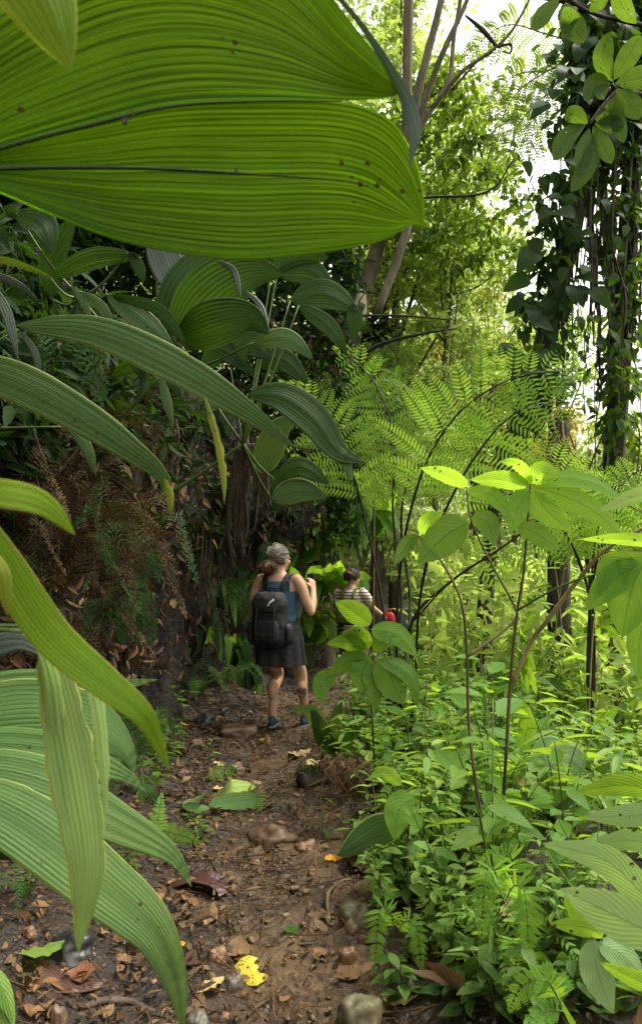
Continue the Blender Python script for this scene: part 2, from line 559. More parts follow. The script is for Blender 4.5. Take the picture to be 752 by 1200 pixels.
M['tree_lime'] = leaf_mat('sun_toned_leaf', (0.0909, 0.177, 0.0348), (0.238, 0.314, 0.0833), (0.545, 0.712, 0.125), .52, .5, .25, None, mott=.5)  # lit copy of the tree leaf, sunshine put into the colour
M['tree_far'] = leaf_mat('haze_toned_leaf', (0.149, 0.236, 0.0742), (0.362, 0.414, 0.178), (0.617, 0.73, 0.237), .52, .5, .2, None, mott=.6)  # distance haze put into the leaf colour as a paler tone
M['tree_gold'] = leaf_mat('golden_tree_leaf', (.12, .13, .02), (.3, .24, .04), (.55, .45, .05), .45, .5, .3, None, mott=.5)
M['tree_dark'] = leaf_mat('shade_toned_leaf', (.005, .016, .003), (.016, .04, .008), (.06, .14, .01), .2, .6, .2, None)  # deep shade over the bank put into the leaf colour
M['tree_mid'] = leaf_mat('canopy_leaf', (0.0216, 0.0575, 0.008), (0.084, 0.144, 0.018), (0.288, 0.46, 0.02), .34, .5, .3, None, mott=.5)  # darker copy, the near crown's silhouette tone put into the colour
# --- dry leaves and ground
M['dry'] = leaf_mat('dry_leaf', (.05, .028, .014), (.2, .125, .06), (.12, .06, .02), .12, .6, .3, 'pinnate', 7, .5, .0, .5)
M['dry_yellow'] = leaf_mat('fallen_yellow_leaf', (.36, .32, .035), (.48, .42, .05), (.3, .26, .03), .2, .5, .4, 'pinnate', 6, .3, .5, .4)
M['dry_tan'] = leaf_mat('fallen_tan_leaf', (.42, .30, .12), (.55, .42, .2), (.3, .2, .05), .15, .55, .3, 'pinnate', 6, .4, .4, .4)
M['dry_orange'] = leaf_mat('fallen_orange_leaf', (.42, .2, .02), (.5, .28, .03), (.3, .15, .02), .15, .45, .4, 'pinnate', 6, .4, .3, .4)
M['dry_brown'] = leaf_mat('fallen_brown_leaf', (.12, .05, .025), (.2, .095, .045), (.1, .04, .02), .1, .4, .5, 'pinnate', 8, .4, .3, .5)
M['dry_maroon'] = leaf_mat('fallen_maroon_leaf', (.035, .016, .012), (.07, .035, .03), (.05, .02, .01), .08, .3, .6, 'pinnate', 8, .4, .3, .6)
M['stem_green'] = plain_mat('green_stem', (.05, .09, .02), (.09, .14, .03), .5, 20)
M['stem_brown'] = plain_mat('brown_stem', (.09, .07, .03), (.16, .13, .06), .6, 25)
M['rib'] = plain_mat('leaf_rib', (.006, .018, .002), (.012, .03, .004), .7, 20, .1)
M['stem_black'] = plain_mat('black_stipe', (.008, .007, .006), (.025, .02, .014), .4, 40)
M['stem_tan'] = plain_mat('tan_stem', (.2, .15, .06), (.3, .23, .1), .6, 20)
M['root'] = plain_mat('hanging_root', (.022, .015, .009), (.075, .05, .028), .8, 20)
M['twig'] = plain_mat('dead_twig', (.03, .022, .016), (.09, .065, .045), .7, 25)
M['bark_dark'] = bark_mat('dark_bark', (.012, .010, .008), (.085, .066, .05), (.03, .055, .018))
M['bark_grey'] = bark_mat('grey_bark', (.07, .055, .035), (.2, .165, .11), (.07, .09, .03), .8)
M['bark_pale'] = bark_mat('pale_bark', (.35, .29, .17), (.55, .47, .3), None, .5)
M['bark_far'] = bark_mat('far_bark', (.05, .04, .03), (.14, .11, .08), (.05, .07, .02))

# mud / forest floor
t = NT('muddy_forest_floor'); g = t.geo()
sx = t.n('ShaderNodeSeparateXYZ'); t.l(g, sx.inputs[0])
n1 = t.noise(2.2, 6, .62, g, .3); n2 = t.noise(14, 6, .65, g, .4); n3 = t.noise(60, 4, .6, g); n4 = t.noise(5, 4, .5, g)
tr_ = t.n('ShaderNodeAttribute', attribute_name='tint').outputs['Fac']
wet = t.math('ADD', t.math('MULTIPLY', n1, .55), t.math('MULTIPLY', n2, .55))
mud = t.ramp(wet, [(.38, (.010, .0055, .0025)), (.52, (.04, .022, .008)), (.64, (.10, .058, .021)), (.8, (.2, .125, .05))])
hum = t.ramp(n2, [(.3, (.005, .0032, .002)), (.55, (.018, .0105, .0055)), (.75, (.055, .033, .015))])
col = t.mix(t.math('MULTIPLY', t.math('ADD', tr_, t.math('MULTIPLY', t.math('SUBTRACT', n4, .5), .9)), 1.0, clamp=True), hum, mud)
col = t.mix(t.math('MULTIPLY', t.math('SUBTRACT', n3, .55, clamp=True), 3, clamp=True), col, (.14, .09, .045))
rough = t.ramp(n1, [(.40, .14), (.62, .62)])
hh = t.math('ADD', t.math('MULTIPLY', n2, 1.0), t.math('MULTIPLY', n3, .35))
hh = t.math('ADD', hh, t.math('MULTIPLY', t.voro(22, g), .5))
M['mud'] = t.done(t.pbr(col, rough, .5, t.bump(hh, 1.0, .035)))

t = NT('wet_earth_bank'); g = t.geo()
mp = t.n('ShaderNodeMapping'); mp.inputs['Scale'].default_value = (9, 9, 2.2); t.l(g, mp.inputs[0])
a = t.noise(1.0, 7, .68, mp.outputs[0], .9); b = t.noise(1.3, 4, .55, g); c = t.noise(22, 5, .6, g)
col = t.ramp(a, [(.36, (.0025, .002, .0016)), (.52, (.009, .0065, .0045)), (.70, (.042, .028, .016))])  # wet earth, painted darker still for the shade under the overhang
col = t.mix(t.math('MULTIPLY', t.math('SUBTRACT', b, .56, clamp=True), 6, clamp=True), col, (.022, .035, .010))
h2 = t.math('ADD', a, t.math('MULTIPLY', c, .5))
M['bank'] = t.done(t.pbr(col, t.ramp(b, [(.38, .28), (.58, .85)]), .3, t.bump(h2, 1.0, .12)))


def rock_mat(name, c0, c1, rough=.5, moss=False):
    t = NT(name); o = t.objc()
    a = t.noise(8, 6, .65, o, .3); b = t.noise(45, 4, .6, o)
    col = t.ramp(a, [(.3, c0), (.7, c1)])
    col = t.mix(t.math('MULTIPLY', t.math('SUBTRACT', b, .55, clamp=True), 3, clamp=True), col, tuple(x * .45 for x in c0))
    if moss:
        nn = t.n('ShaderNodeNewGeometry'); s = t.n('ShaderNodeSeparateXYZ'); t.l(nn.outputs['Normal'], s.inputs[0])
        col = t.mix(t.math('MULTIPLY', t.math('MULTIPLY', s.outputs[2], a), 1.0, clamp=True), col, (.05, .065, .018))
    return t.done(t.pbr(col, t.ramp(a, [(.3, rough - .15), (.7, rough + .2)]), .5, t.bump(t.math('ADD', a, t.math('MULTIPLY', b, .4)), .6, .012)))


M['rock_brown'] = rock_mat('brown_stone', (.05, .03, .015), (.14, .085, .045))
M['rock_orange'] = rock_mat('orange_stone', (.10, .05, .02), (.2, .105, .045))
M['rock_grey'] = rock_mat('grey_stone', (.045, .038, .03), (.12, .10, .08))
M['rock_dark'] = rock_mat('wet_dark_stone', (.012, .012, .013), (.045, .042, .04), .3)
M['rock_tan'] = rock_mat('tan_stone', (.13, .085, .04), (.24, .165, .09))
M['rock_moss'] = rock_mat('mossy_stone', (.075, .06, .03), (.18, .14, .075), .55, True)


# ------------------------------------------------------------------ camera, light, sky
cam_d = bpy.data.cameras.new('camera'); cam = bpy.data.objects.new('camera', cam_d); COL.objects.link(cam)
cam.location = tuple(CAM); cam.rotation_euler = (rad(90) + PITCH, 0, 0)
cam_d.sensor_fit = 'VERTICAL'; cam_d.sensor_height = 36; cam_d.lens = 27.0
cam_d.clip_start = .05; cam_d.clip_end = 600
cam_d.dof.use_dof = True; cam_d.dof.focus_distance = 5.5; cam_d.dof.aperture_fstop = 7.0
scene.camera = cam

SUN_EL, SUN_AZ = rad(63), rad(76)     # azimuth measured from +y towards +x
sd_ = np.array((math.sin(SUN_AZ) * math.cos(SUN_EL), math.cos(SUN_AZ) * math.cos(SUN_EL), math.sin(SUN_EL)))
sl = bpy.data.lights.new('sun', 'SUN'); so = bpy.data.objects.new('sun', sl); COL.objects.link(so)
sl.energy = 4.3; sl.angle = rad(14); sl.color = (1.0, .95, .84)
so.rotation_euler = Vector(sd_).to_track_quat('Z', 'Y').to_euler()
w = bpy.data.worlds.new('World'); scene.world = w; w.use_nodes = True
nt = w.node_tree
bg = nt.nodes['Background']
sky = nt.nodes.new('ShaderNodeTexSky'); sky.sky_type = 'NISHITA'; sky.sun_disc = False
sky.sun_elevation = SUN_EL; sky.sun_rotation = SUN_AZ; sky.air_density = 1.2; sky.dust_density = 4.0
hs = nt.nodes.new('ShaderNodeHueSaturation'); hs.inputs['Saturation'].default_value = .18; hs.inputs['Value'].default_value = 2.9
nt.links.new(sky.outputs[0], hs.inputs['Color']); mt = nt.nodes.new('ShaderNodeMix'); mt.data_type = 'RGBA'; mt.blend_type = 'MULTIPLY'; mt.inputs[0].default_value = 1; mt.inputs[7].default_value = (1.0, .97, .88, 1)
nt.links.new(hs.outputs[0], mt.inputs[6]); nt.links.new(mt.outputs[2], bg.inputs[0])
bg.inputs[1].default_value = .15
scene.view_settings.view_transform = 'Standard'; scene.view_settings.look = 'None'
scene.view_settings.exposure = 0; scene.view_settings.gamma = 1
scene.render.engine = 'CYCLES'
cy = scene.cycles
cy.use_denoising = True
cy.max_bounces = 7; cy.diffuse_bounces = 5; cy.glossy_bounces = 2; cy.transmission_bounces = 4; cy.transparent_max_bounces = 8
cy.sample_clamp_indirect = 4.0; cy.caustics_reflective = False; cy.caustics_refractive = False

# ------------------------------------------------------------------ ground sheet
def spaced(a, b, step, lo, hi):
    mid = np.arange(a, b, step)
    s = step; up = [b]
    while up[-1] < hi: s *= 1.16; up.append(up[-1] + s)
    s = step; dn = [a]
    while dn[-1] > lo: s *= 1.16; dn.append(dn[-1] - s)
    return np.concatenate([dn[::-1][:-1], mid, up])


gx = spaced(-1.9, 2.6, .028, -220, 220); gy = spaced(1.9, 9.5, .032, -60, 420)
X, Y = np.meshgrid(gx, gy, indexing='ij')
Z = height(X, Y)
dxt = np.abs(X - trail_x(Y))
tmask = 1 - sstep(.22, .6, dxt + .25 * fbm(X * 2, Y * 2, 3))
# churned mud: lumps, sole prints and hollows on the path itself
near = (1 - sstep(9, 13, np.hypot(X, Y))) * (1 - sstep(1.4, 2.2, dxt))
Z = Z + near * (.028 * fbm(X * 11, Y * 11, 3) + .016 * np.abs(fbm(X * 23 + 4, Y * 23, 2)))
rs = np.random.default_rng(5)
for i in range(46):
    py = rs.uniform(2.4, 7.6); px = float(trail_x(py)) + rs.normal() * .2
    a = rs.normal() * .35; c, s = math.cos(a), math.sin(a)
    lx = (X - px) * c + (Y - py) * s; ly = -(X - px) * s + (Y - py) * c
    e = (lx / .05) ** 2 + (ly / .14) ** 2
    mk = np.clip(1.35 - e, 0, 1)
    Z -= .022 * sstep(0, .5, mk) - .007 * sstep(.35, .6, mk) * (np.sin(ly * 2 * math.pi / .026) > 0)
    Z += .012 * np.exp(-((e - 1.7) / .5) ** 2)
mb = MB()
k = len(gy)
I, J = np.meshgrid(np.arange(len(gx) - 1), np.arange(len(gy) - 1), indexing='ij')
a = (I * k + J).ravel()
mb.add(np.stack([X, Y, Z], -1).reshape(-1, 3), np.stack([a, a + k, a + k + 1, a + 1], 1), None, None, tmask.ravel())
ground = tag(mb.build('ground', M['mud']), kind='structure')

# ------------------------------------------------------------------ earth bank with its overhang
by = np.concatenate([np.arange(-1.5, 3, .15), np.arange(3, 13, .055), np.arange(13, 26, .4)])
prof = np.array([(-.35, -.3), (-.05, .12), (.08, .5), (.16, 1.0), (.12, 1.45), (-.02, 1.8), (-.16, 2.15), (-.2, 2.5), (-.08, 2.9), (.25, 3.3), (.8, 3.65), (1.7, 4.1), (3.2, 5.0), (6, 6.8), (10, 9.)])
pr = np.stack([np.interp(np.linspace(0, 1, 76), np.linspace(0, 1, len(prof)), prof[:, i]) for i in (0, 1)], 1)
BY, T_ = np.meshgrid(by, np.arange(76), indexing='ij')
inw = pr[T_, 0]; bz = pr[T_, 1]
g0 = height(bank_x(by), by)
hscale = np.interp(by, [-1, 3, 6, 9, 11, 14, 20, 26], [1.1, 1.0, 1.0, .95, .8, .7, .8, .9])[:, None]
bz = bz * hscale + np.minimum(g0, .5)[:, None] - .1
out = .42 * fbm(BY * .9, bz * .9 + 40, 4) + .16 * fbm(BY * 3.3 + 9, bz * 2.2, 4) + .07 * fbm(BY * 9, bz * 7 + 3, 3)
out = out + .38 * np.exp(-((BY - 8.7) / .9) ** 2 - ((bz - 2.1) / .35) ** 2)
bx = bank_x(BY) - inw + out
bz = bz + .1 * fbm(BY * 4 + 2, bz * 3, 3)
mb = MB(); k = 76
I, J = np.meshgrid(np.arange(len(by) - 1), np.arange(75), indexing='ij'); a = (I * k + J).ravel()
mb.add(np.stack([bx, BY, bz], -1).reshape(-1, 3), np.stack([a, a + 1, a + k + 1, a + k], 1), None, None, .5)
bank = tag(mb.build('earth_bank', M['bank']), kind='structure')
from mathutils.bvhtree import BVHTree
_bv = BVHTree.FromPolygons([tuple(x) for x in np.stack([bx, BY, bz], -1).reshape(-1, 3)], np.stack([a, a + 1, a + k + 1, a + k], 1).tolist())


def on_bank(u, v, lift=0.0):
    r = ray(u, v)
    hit = _bv.ray_cast(Vector(CAM), Vector(r).normalized())
    if hit[0] is None: return at(u, v, 8)
    return np.array(hit[0]) - lift * unit(r)


# ------------------------------------------------------------------ the overhanging giant leaf
gl = thing('giant_leaf_plant', 'huge pleated backlit leaf arching over the path, split into two lobes', 'plant', at(-150, 210, .85))
A1 = [at(-110, 205, .80), at(-40, 186, .82), at(0, 173, .85), at(100, 147, .9), at(200, 124, .96), at(300, 118, 1.02), at(400, 118, 1.08), at(440, 116, 1.1), at(463, 113, 1.11)]
B1 = [at(-110, 203, .80), at(-120, 60, .8), at(-70, -90, .84), at(60, -190, .9), at(200, -190, .97), at(320, -110, 1.05), at(392, 0, 1.11), at(440, 62, 1.13), at(470, 100, 1.12)]
mb = MB(); sheet(mb, A1, B1, 60, 130, 34, .0011, -.012, .5)
up_lobe = mb.build('leaf_lobe', [M['giant']], gl)
mb = MB(); sheet(mb, [at(388, -8, 1.108), at(420, 30, 1.118), at(447, 72, 1.125), at(466, 112, 1.12), at(478, 160, 1.10), at(479, 197, 1.09)],
                 [at(396, -8, 1.10), at(428, 30, 1.10), at(464, 82, 1.09), at(488, 125, 1.075), at(491, 160, 1.07), at(480, 199, 1.085)], 24, 8, 3, .0012, .006, .5)
fold = mb.build('folded_edge', M['giant_top'], up_lobe)
A2 = [at(-110, 206, .80), at(-40, 192, .82), at(0, 169, .865), at(100, 143, .915), at(200, 120, .975), at(300, 115, 1.035), at(385, 117, 1.08), at(430, 126, 1.09), at(462, 145, 1.10), at(483, 178, 1.10), at(494, 215, 1.09), at(497, 266, 1.07)]
B2 = [at(-110, 208, .80), at(-50, 212, .80), at(0, 226, .82), at(60, 252, .85), at(130, 280, .89), at(200, 296, .93), at(280, 305, .97), at(345, 301, 1.01), at(400, 293, 1.04), at(450, 281, 1.06), at(482, 264, 1.07), at(497, 267, 1.07)]
mb = MB(); sheet(mb, A2, B2, 60, 96, 24, .0011, .010, .62)
lo_lobe = mb.build('leaf_lobe', [M['giant']], gl)
mb = MB(); tube(mb, [(-1.15, .75, gz(-1.15, .75)), (-1.0, .72, 1.0), at(-420, 420, .72), at(-230, 250, .75), at(-108, 206, .80)], [.014, .012, .010, .007, .004], n=40)
mb.build('petiole', M['stem_green'], gl)
# ribs under the blade
for pts in (A1[:7], [.5 * (np.array(p) + np.array(q)) for p, q in zip(A2[:9], B2[:9])]):
    mb = MB(); tube(mb, [np.array(p) - .001 * UP for p in pts], [.0028, .0022, .0006], 6, 40)
    mb.build('rib', M['rib'], gl)
for (u, v, s) in ((147, 146, 7), (156, 136, 5), (277, 203, 4), (218, 18, 2), (283, 40, 2)):
    p = at(u, v, .9 if u < 230 else .97)
    mb = MB(); leaf(mb, [p - s * .0004 * RT - .004 * FW, p - .004 * FW, p + s * .0011 * UP - .004 * FW], s * .0011, 'round', n=5, m=2, tint=.3)
    mb.build('debris_fleck', M['dry_maroon'], gl)

ov = thing('overhead_leaf_plant', 'blurred pointed leaf tip hanging in from above, over the giant leaf', 'plant', at(10, -160, .62))
hleaf(ov, 'leaf', M['pleat_lime'], [(5, -150, .62), (25, -60, .62), (58, 15, .63), (84, 82, .65)], 100, .35, prof='lance', pleats=6, amp=.0012, fold=.25, tint=.2)
mb = MB(); tube(mb, [at(-120, -330, .6), at(-30, -230, .61), at(6, -148, .62)], [.004, .003]); mb.build('petiole', M['stem_green'], ov)


def petiole(parent, a, b, r=.006, sag=.0, mat='stem_green'):
    a = np.asarray(a); b = np.asarray(b); m = .5 * (a + b) + np.array((0, 0, sag))
    mb = MB(); tube(mb, [a, m, b], [r, r * .8, r * .55], 6, 10)
    return mb.build('petiole', M[mat], parent)


def leafplant(name, label, cat, root, leaves, pet=True, group=None):
    """leaves: (mat, pts, width px, roll, kwargs)"""
    rt = np.asarray(root, float)
    t = thing(name, label, cat, rt, group)
    if rt[2] - gz(rt[0], rt[1]) > .3 and rt[0] < 1.0:      # a stem that carries it from the bank (or, close by, from the soil)
        bxx = float(bank_x(rt[1]))
        if rt[1] < 1.4: foot = np.array((rt[0] - .35, rt[1] + .1, gz(rt[0] - .35, rt[1] + .1) - .05))
        else: foot = np.array((bxx - .1, rt[1] + .25, max(rt[2] - .5, .15)))
        mb = MB(); tube(mb, [foot, .5 * (foot + rt) + np.array((0, .05, -.08)), rt], [.02, .016, .009], 7, 16, wob=.15)
        mb.build('stem', M['stem_green'], t)
    for (mat, pts, wpx, roll, kw) in leaves:
        kw = dict(kw); pp = kw.pop('pet', pet)
        o, sp = hleaf(t, 'leaf', M[mat], pts, wpx, roll, **kw)
        if pp: petiole(t, rt, sp[0], max(.0025, .004 * pts[0][2] / 2), -.03)
    return t


PL = dict(prof='long', pleats=9, amp=.0035, fold=.22, bow=.15, n=26)
PS = dict(prof='lance', pleats=5, amp=.002, fold=.25, bow=.1, n=18)
WK = .64
leafplant('pleated_palm', 'grey-green plant with two long pleated blades sweeping across the dark bank', 'plant', at(-190, 470, 1.9), [
    ('pleat', [(18, 381, 2.0), (110, 387, 2.05), (200, 425, 2.1), (280, 474, 2.15), (347, 525, 2.2)], 66, .35, dict(PL, prof='lance', tint=.45, jag=.08)),
    ('yellow_strip', [(238, 462, 2.10), (250, 495, 2.09), (261, 545, 2.08), (263, 592, 2.07)], 15, .3, dict(PS, pleats=3, tint=.3, pet=False, jag=.6)),
    ('pleat', [(-90, 425, 1.7), (0, 440, 1.7), (80, 478, 1.72), (150, 524, 1.75), (192, 560, 1.78), (204, 602, 1.8)], 76, .2, dict(PL, tint=.9, jag=.08)),
    ('yellow_strip', [(192, 560, 1.775), (199, 580, 1.77), (200, 604, 1.77)], 15, .1, dict(PS, pleats=3, tint=.2, pet=False, jag=.5)),
    ('pleat_grey', [(-30, 312, 1.9), (25, 335, 1.95), (51, 366, 2.0)], 13, .2, dict(PS, tint=.3)),
    ('pleat_lime', [(-30, 298, 2.0), (20, 308, 2.0), (66, 328, 2.0)], 13, .5, dict(PS, tint=.1)),
    ('pleat_grey', [(-20, 320, 1.9), (8, 365, 1.9), (22, 424, 1.9)], 20, .3, dict(PS, tint=.1)),
    ('pleat_grey', [(22, 386, 1.95), (42, 415, 1.95), (45, 455, 1.95)], 13, .2, dict(PS, tint=.2)),
    ('pleat', [(78, 500, 1.9), (100, 520, 1.9), (113, 558, 1.9)], 22, .3, dict(PS, tint=.4)),
    ('pleat', [(-60, 470, 1.75), (-20, 492, 1.75), (6, 500, 1.75)], 20, .3, dict(PS, tint=.5)),
])
WK = .9
FAN = dict(prof='ovate', pleats=11, amp=.006, fold=.2, bow=.15, n=22)
DK = dict(prof='lance', pleats=7, amp=.004, fold=.25, bow=.2, n=20)
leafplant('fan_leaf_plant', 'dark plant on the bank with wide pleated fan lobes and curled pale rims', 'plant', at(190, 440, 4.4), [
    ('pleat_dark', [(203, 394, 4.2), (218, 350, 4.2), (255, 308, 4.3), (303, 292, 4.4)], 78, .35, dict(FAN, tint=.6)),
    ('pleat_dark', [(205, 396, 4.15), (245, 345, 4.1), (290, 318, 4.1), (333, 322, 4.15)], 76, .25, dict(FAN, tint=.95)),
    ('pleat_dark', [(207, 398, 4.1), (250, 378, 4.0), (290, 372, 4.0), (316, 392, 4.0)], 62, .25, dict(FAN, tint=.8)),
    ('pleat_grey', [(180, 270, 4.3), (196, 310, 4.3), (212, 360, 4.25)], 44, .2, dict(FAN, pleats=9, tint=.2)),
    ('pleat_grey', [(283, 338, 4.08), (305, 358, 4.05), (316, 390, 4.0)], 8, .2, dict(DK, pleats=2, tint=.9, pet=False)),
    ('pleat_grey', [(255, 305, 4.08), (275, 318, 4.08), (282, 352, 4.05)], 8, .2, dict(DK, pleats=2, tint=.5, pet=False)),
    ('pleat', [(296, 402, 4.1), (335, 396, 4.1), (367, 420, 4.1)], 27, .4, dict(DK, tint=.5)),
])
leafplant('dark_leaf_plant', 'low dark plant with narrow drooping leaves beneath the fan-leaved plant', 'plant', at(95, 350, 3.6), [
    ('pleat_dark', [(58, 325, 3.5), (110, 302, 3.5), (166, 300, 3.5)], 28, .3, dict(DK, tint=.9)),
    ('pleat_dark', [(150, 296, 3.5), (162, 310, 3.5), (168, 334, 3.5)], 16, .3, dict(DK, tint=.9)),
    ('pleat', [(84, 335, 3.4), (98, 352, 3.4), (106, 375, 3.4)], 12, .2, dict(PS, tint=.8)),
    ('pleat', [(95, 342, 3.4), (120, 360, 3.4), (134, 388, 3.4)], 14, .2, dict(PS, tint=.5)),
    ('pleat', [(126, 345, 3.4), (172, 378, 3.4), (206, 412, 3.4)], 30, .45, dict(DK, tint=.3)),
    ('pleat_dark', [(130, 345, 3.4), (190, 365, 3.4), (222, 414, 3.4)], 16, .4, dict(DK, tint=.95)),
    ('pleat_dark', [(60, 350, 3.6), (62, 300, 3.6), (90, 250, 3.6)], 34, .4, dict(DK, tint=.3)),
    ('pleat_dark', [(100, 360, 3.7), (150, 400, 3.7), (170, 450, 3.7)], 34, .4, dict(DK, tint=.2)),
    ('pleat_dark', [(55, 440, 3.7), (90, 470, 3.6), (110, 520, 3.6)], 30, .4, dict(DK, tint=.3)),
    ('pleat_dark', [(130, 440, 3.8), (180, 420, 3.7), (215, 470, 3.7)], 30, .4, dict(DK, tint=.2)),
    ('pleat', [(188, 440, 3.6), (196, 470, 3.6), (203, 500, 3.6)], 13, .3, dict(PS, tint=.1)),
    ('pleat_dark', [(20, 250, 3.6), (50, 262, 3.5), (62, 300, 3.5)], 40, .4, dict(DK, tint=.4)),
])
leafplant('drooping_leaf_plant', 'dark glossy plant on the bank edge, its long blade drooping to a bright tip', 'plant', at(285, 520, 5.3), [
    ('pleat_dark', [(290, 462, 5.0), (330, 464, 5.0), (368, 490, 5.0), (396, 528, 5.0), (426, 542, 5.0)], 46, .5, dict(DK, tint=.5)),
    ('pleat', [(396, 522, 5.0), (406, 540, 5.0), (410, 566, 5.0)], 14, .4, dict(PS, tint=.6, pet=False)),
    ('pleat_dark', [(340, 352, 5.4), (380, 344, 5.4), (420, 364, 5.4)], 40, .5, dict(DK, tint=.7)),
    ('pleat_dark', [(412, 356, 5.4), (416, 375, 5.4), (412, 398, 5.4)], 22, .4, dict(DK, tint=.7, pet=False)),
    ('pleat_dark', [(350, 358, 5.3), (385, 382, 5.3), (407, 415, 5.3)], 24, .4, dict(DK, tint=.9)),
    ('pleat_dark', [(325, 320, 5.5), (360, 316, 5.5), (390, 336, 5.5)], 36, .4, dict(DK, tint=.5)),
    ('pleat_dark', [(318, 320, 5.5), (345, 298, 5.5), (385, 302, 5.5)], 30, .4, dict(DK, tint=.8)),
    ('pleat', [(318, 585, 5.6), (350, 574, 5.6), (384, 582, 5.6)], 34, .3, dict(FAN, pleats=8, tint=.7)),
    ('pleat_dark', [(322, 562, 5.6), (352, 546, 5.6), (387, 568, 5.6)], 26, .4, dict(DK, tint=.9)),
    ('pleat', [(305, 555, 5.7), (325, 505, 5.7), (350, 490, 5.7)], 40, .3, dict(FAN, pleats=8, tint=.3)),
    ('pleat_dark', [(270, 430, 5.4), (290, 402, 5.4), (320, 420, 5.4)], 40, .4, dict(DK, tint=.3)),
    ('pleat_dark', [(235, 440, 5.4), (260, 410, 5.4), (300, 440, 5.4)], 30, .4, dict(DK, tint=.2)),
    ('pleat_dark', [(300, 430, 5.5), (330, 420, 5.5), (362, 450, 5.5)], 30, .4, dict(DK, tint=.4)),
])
WK = .74
NB = dict(prof='lance', pleats=6, amp=.0012, fold=.22, bow=.15, n=26)
leafplant('strap_leaf_plant', 'blurred bright green strap leaf and pale torn blades hanging close by the path edge', 'plant', at(-230, 640, .8), [
    ('pleat_lime', [(-70, 572, .72), (10, 578, .74), (55, 592, .76), (89, 627, .78)], 46, .4, dict(NB, tint=.85)),
    ('pleat_lime', [(-55, 560, .74), (0, 650, .76), (60, 742, .8), (120, 796, .82), (166, 834, .83), (184, 866, .84), (200, 905, .85)], 62, .35, dict(NB, pleats=8, tint=.35)),
    ('pleat_pale', [(52, 735, .86), (72, 830, .86), (90, 920, .87), (103, 1020, .88), (92, 1118, .9)], 76, .25, dict(NB, pleats=9, amp=.002, tint=.6, jag=.3)),
    ('pleat_pale', [(40, 740, .85), (62, 800, .85), (70, 880, .86), (78, 960, .87)], 26, .3, dict(NB, pleats=3, tint=.3, jag=.3)),
    ('yellow_strip', [(-20, 640, .7), (2, 670, .7), (10, 722, .71)], 26, .3, dict(NB, pleats=3, tint=.2)),
    ('pleat_pale', [(88, 745, .9), (112, 820, .9), (122, 900, .9), (124, 960, .9)], 24, .3, dict(NB, pleats=3, tint=.9, jag=.4)),
])
WK = .78
PF = dict(prof='long', pleats=11, amp=.004, fold=.12, bow=.12, n=26)
leafplant('pleated_fan_plant', 'low pale green plant with broad pleated blades spreading over the near path edge', 'plant', at(-170, 900, 1.6), [
    ('pleat_bright', [(-70, 815, 1.75), (30, 800, 1.75), (110, 806, 1.75), (186, 796, 1.75)], 44, .4, dict(PF, tint=.8)),
    ('pleat_bright', [(-70, 850, 1.6), (30, 835, 1.6), (105, 845, 1.6), (148, 880, 1.6), (158, 908, 1.6)], 105, .3, dict(PF, pleats=14, tint=.5)),
    ('pleat_bright', [(-70, 895, 1.5), (40, 915, 1.5), (130, 960, 1.5), (200, 1000, 1.5), (225, 1040, 1.5)], 78, .25, dict(PF, tint=.95)),
    ('pleat_bright', [(-70, 915, 1.3), (30, 965, 1.3), (120, 1035, 1.3), (180, 1090, 1.31), (206, 1150, 1.32), (216, 1215, 1.33)], 96, .2, dict(PF, pleats=13, tint=.8, jag=.08)),
    ('pleat_bright', [(-60, 870, 1.55), (60, 880, 1.55), (140, 905, 1.55), (172, 928, 1.55)], 60, .3, dict(PF, tint=.9)),
    ('pleat_grey', [(-40, 768, 1.9), (20, 752, 1.9), (58, 772, 1.9)], 34, .3, dict(PF, pleats=6, tint=.9)),
    ('pleat_dark', [(-70, 985, 1.5), (-10, 990, 1.5), (30, 1008, 1.5)], 50, .3, dict(PF, tint=.8)),
])
leafplant('striped_leaf_sprig', 'bright green sprig poking in at the bottom corner of the muddy ground', 'plant', on_ground(-20, 1190), [
    ('herb', [(-40, 1195, 1.9), (-10, 1165, 1.9), (20, 1215, 1.9)], 34, .3, dict(prof='lance', n=14, tint=.9)),
    ('herb', [(-20, 1130, 1.9), (2, 1155, 1.9), (18, 1200, 1.9)], 26, .3, dict(prof='lance', n=14, tint=.8)),
], pet=False)

WK = .9


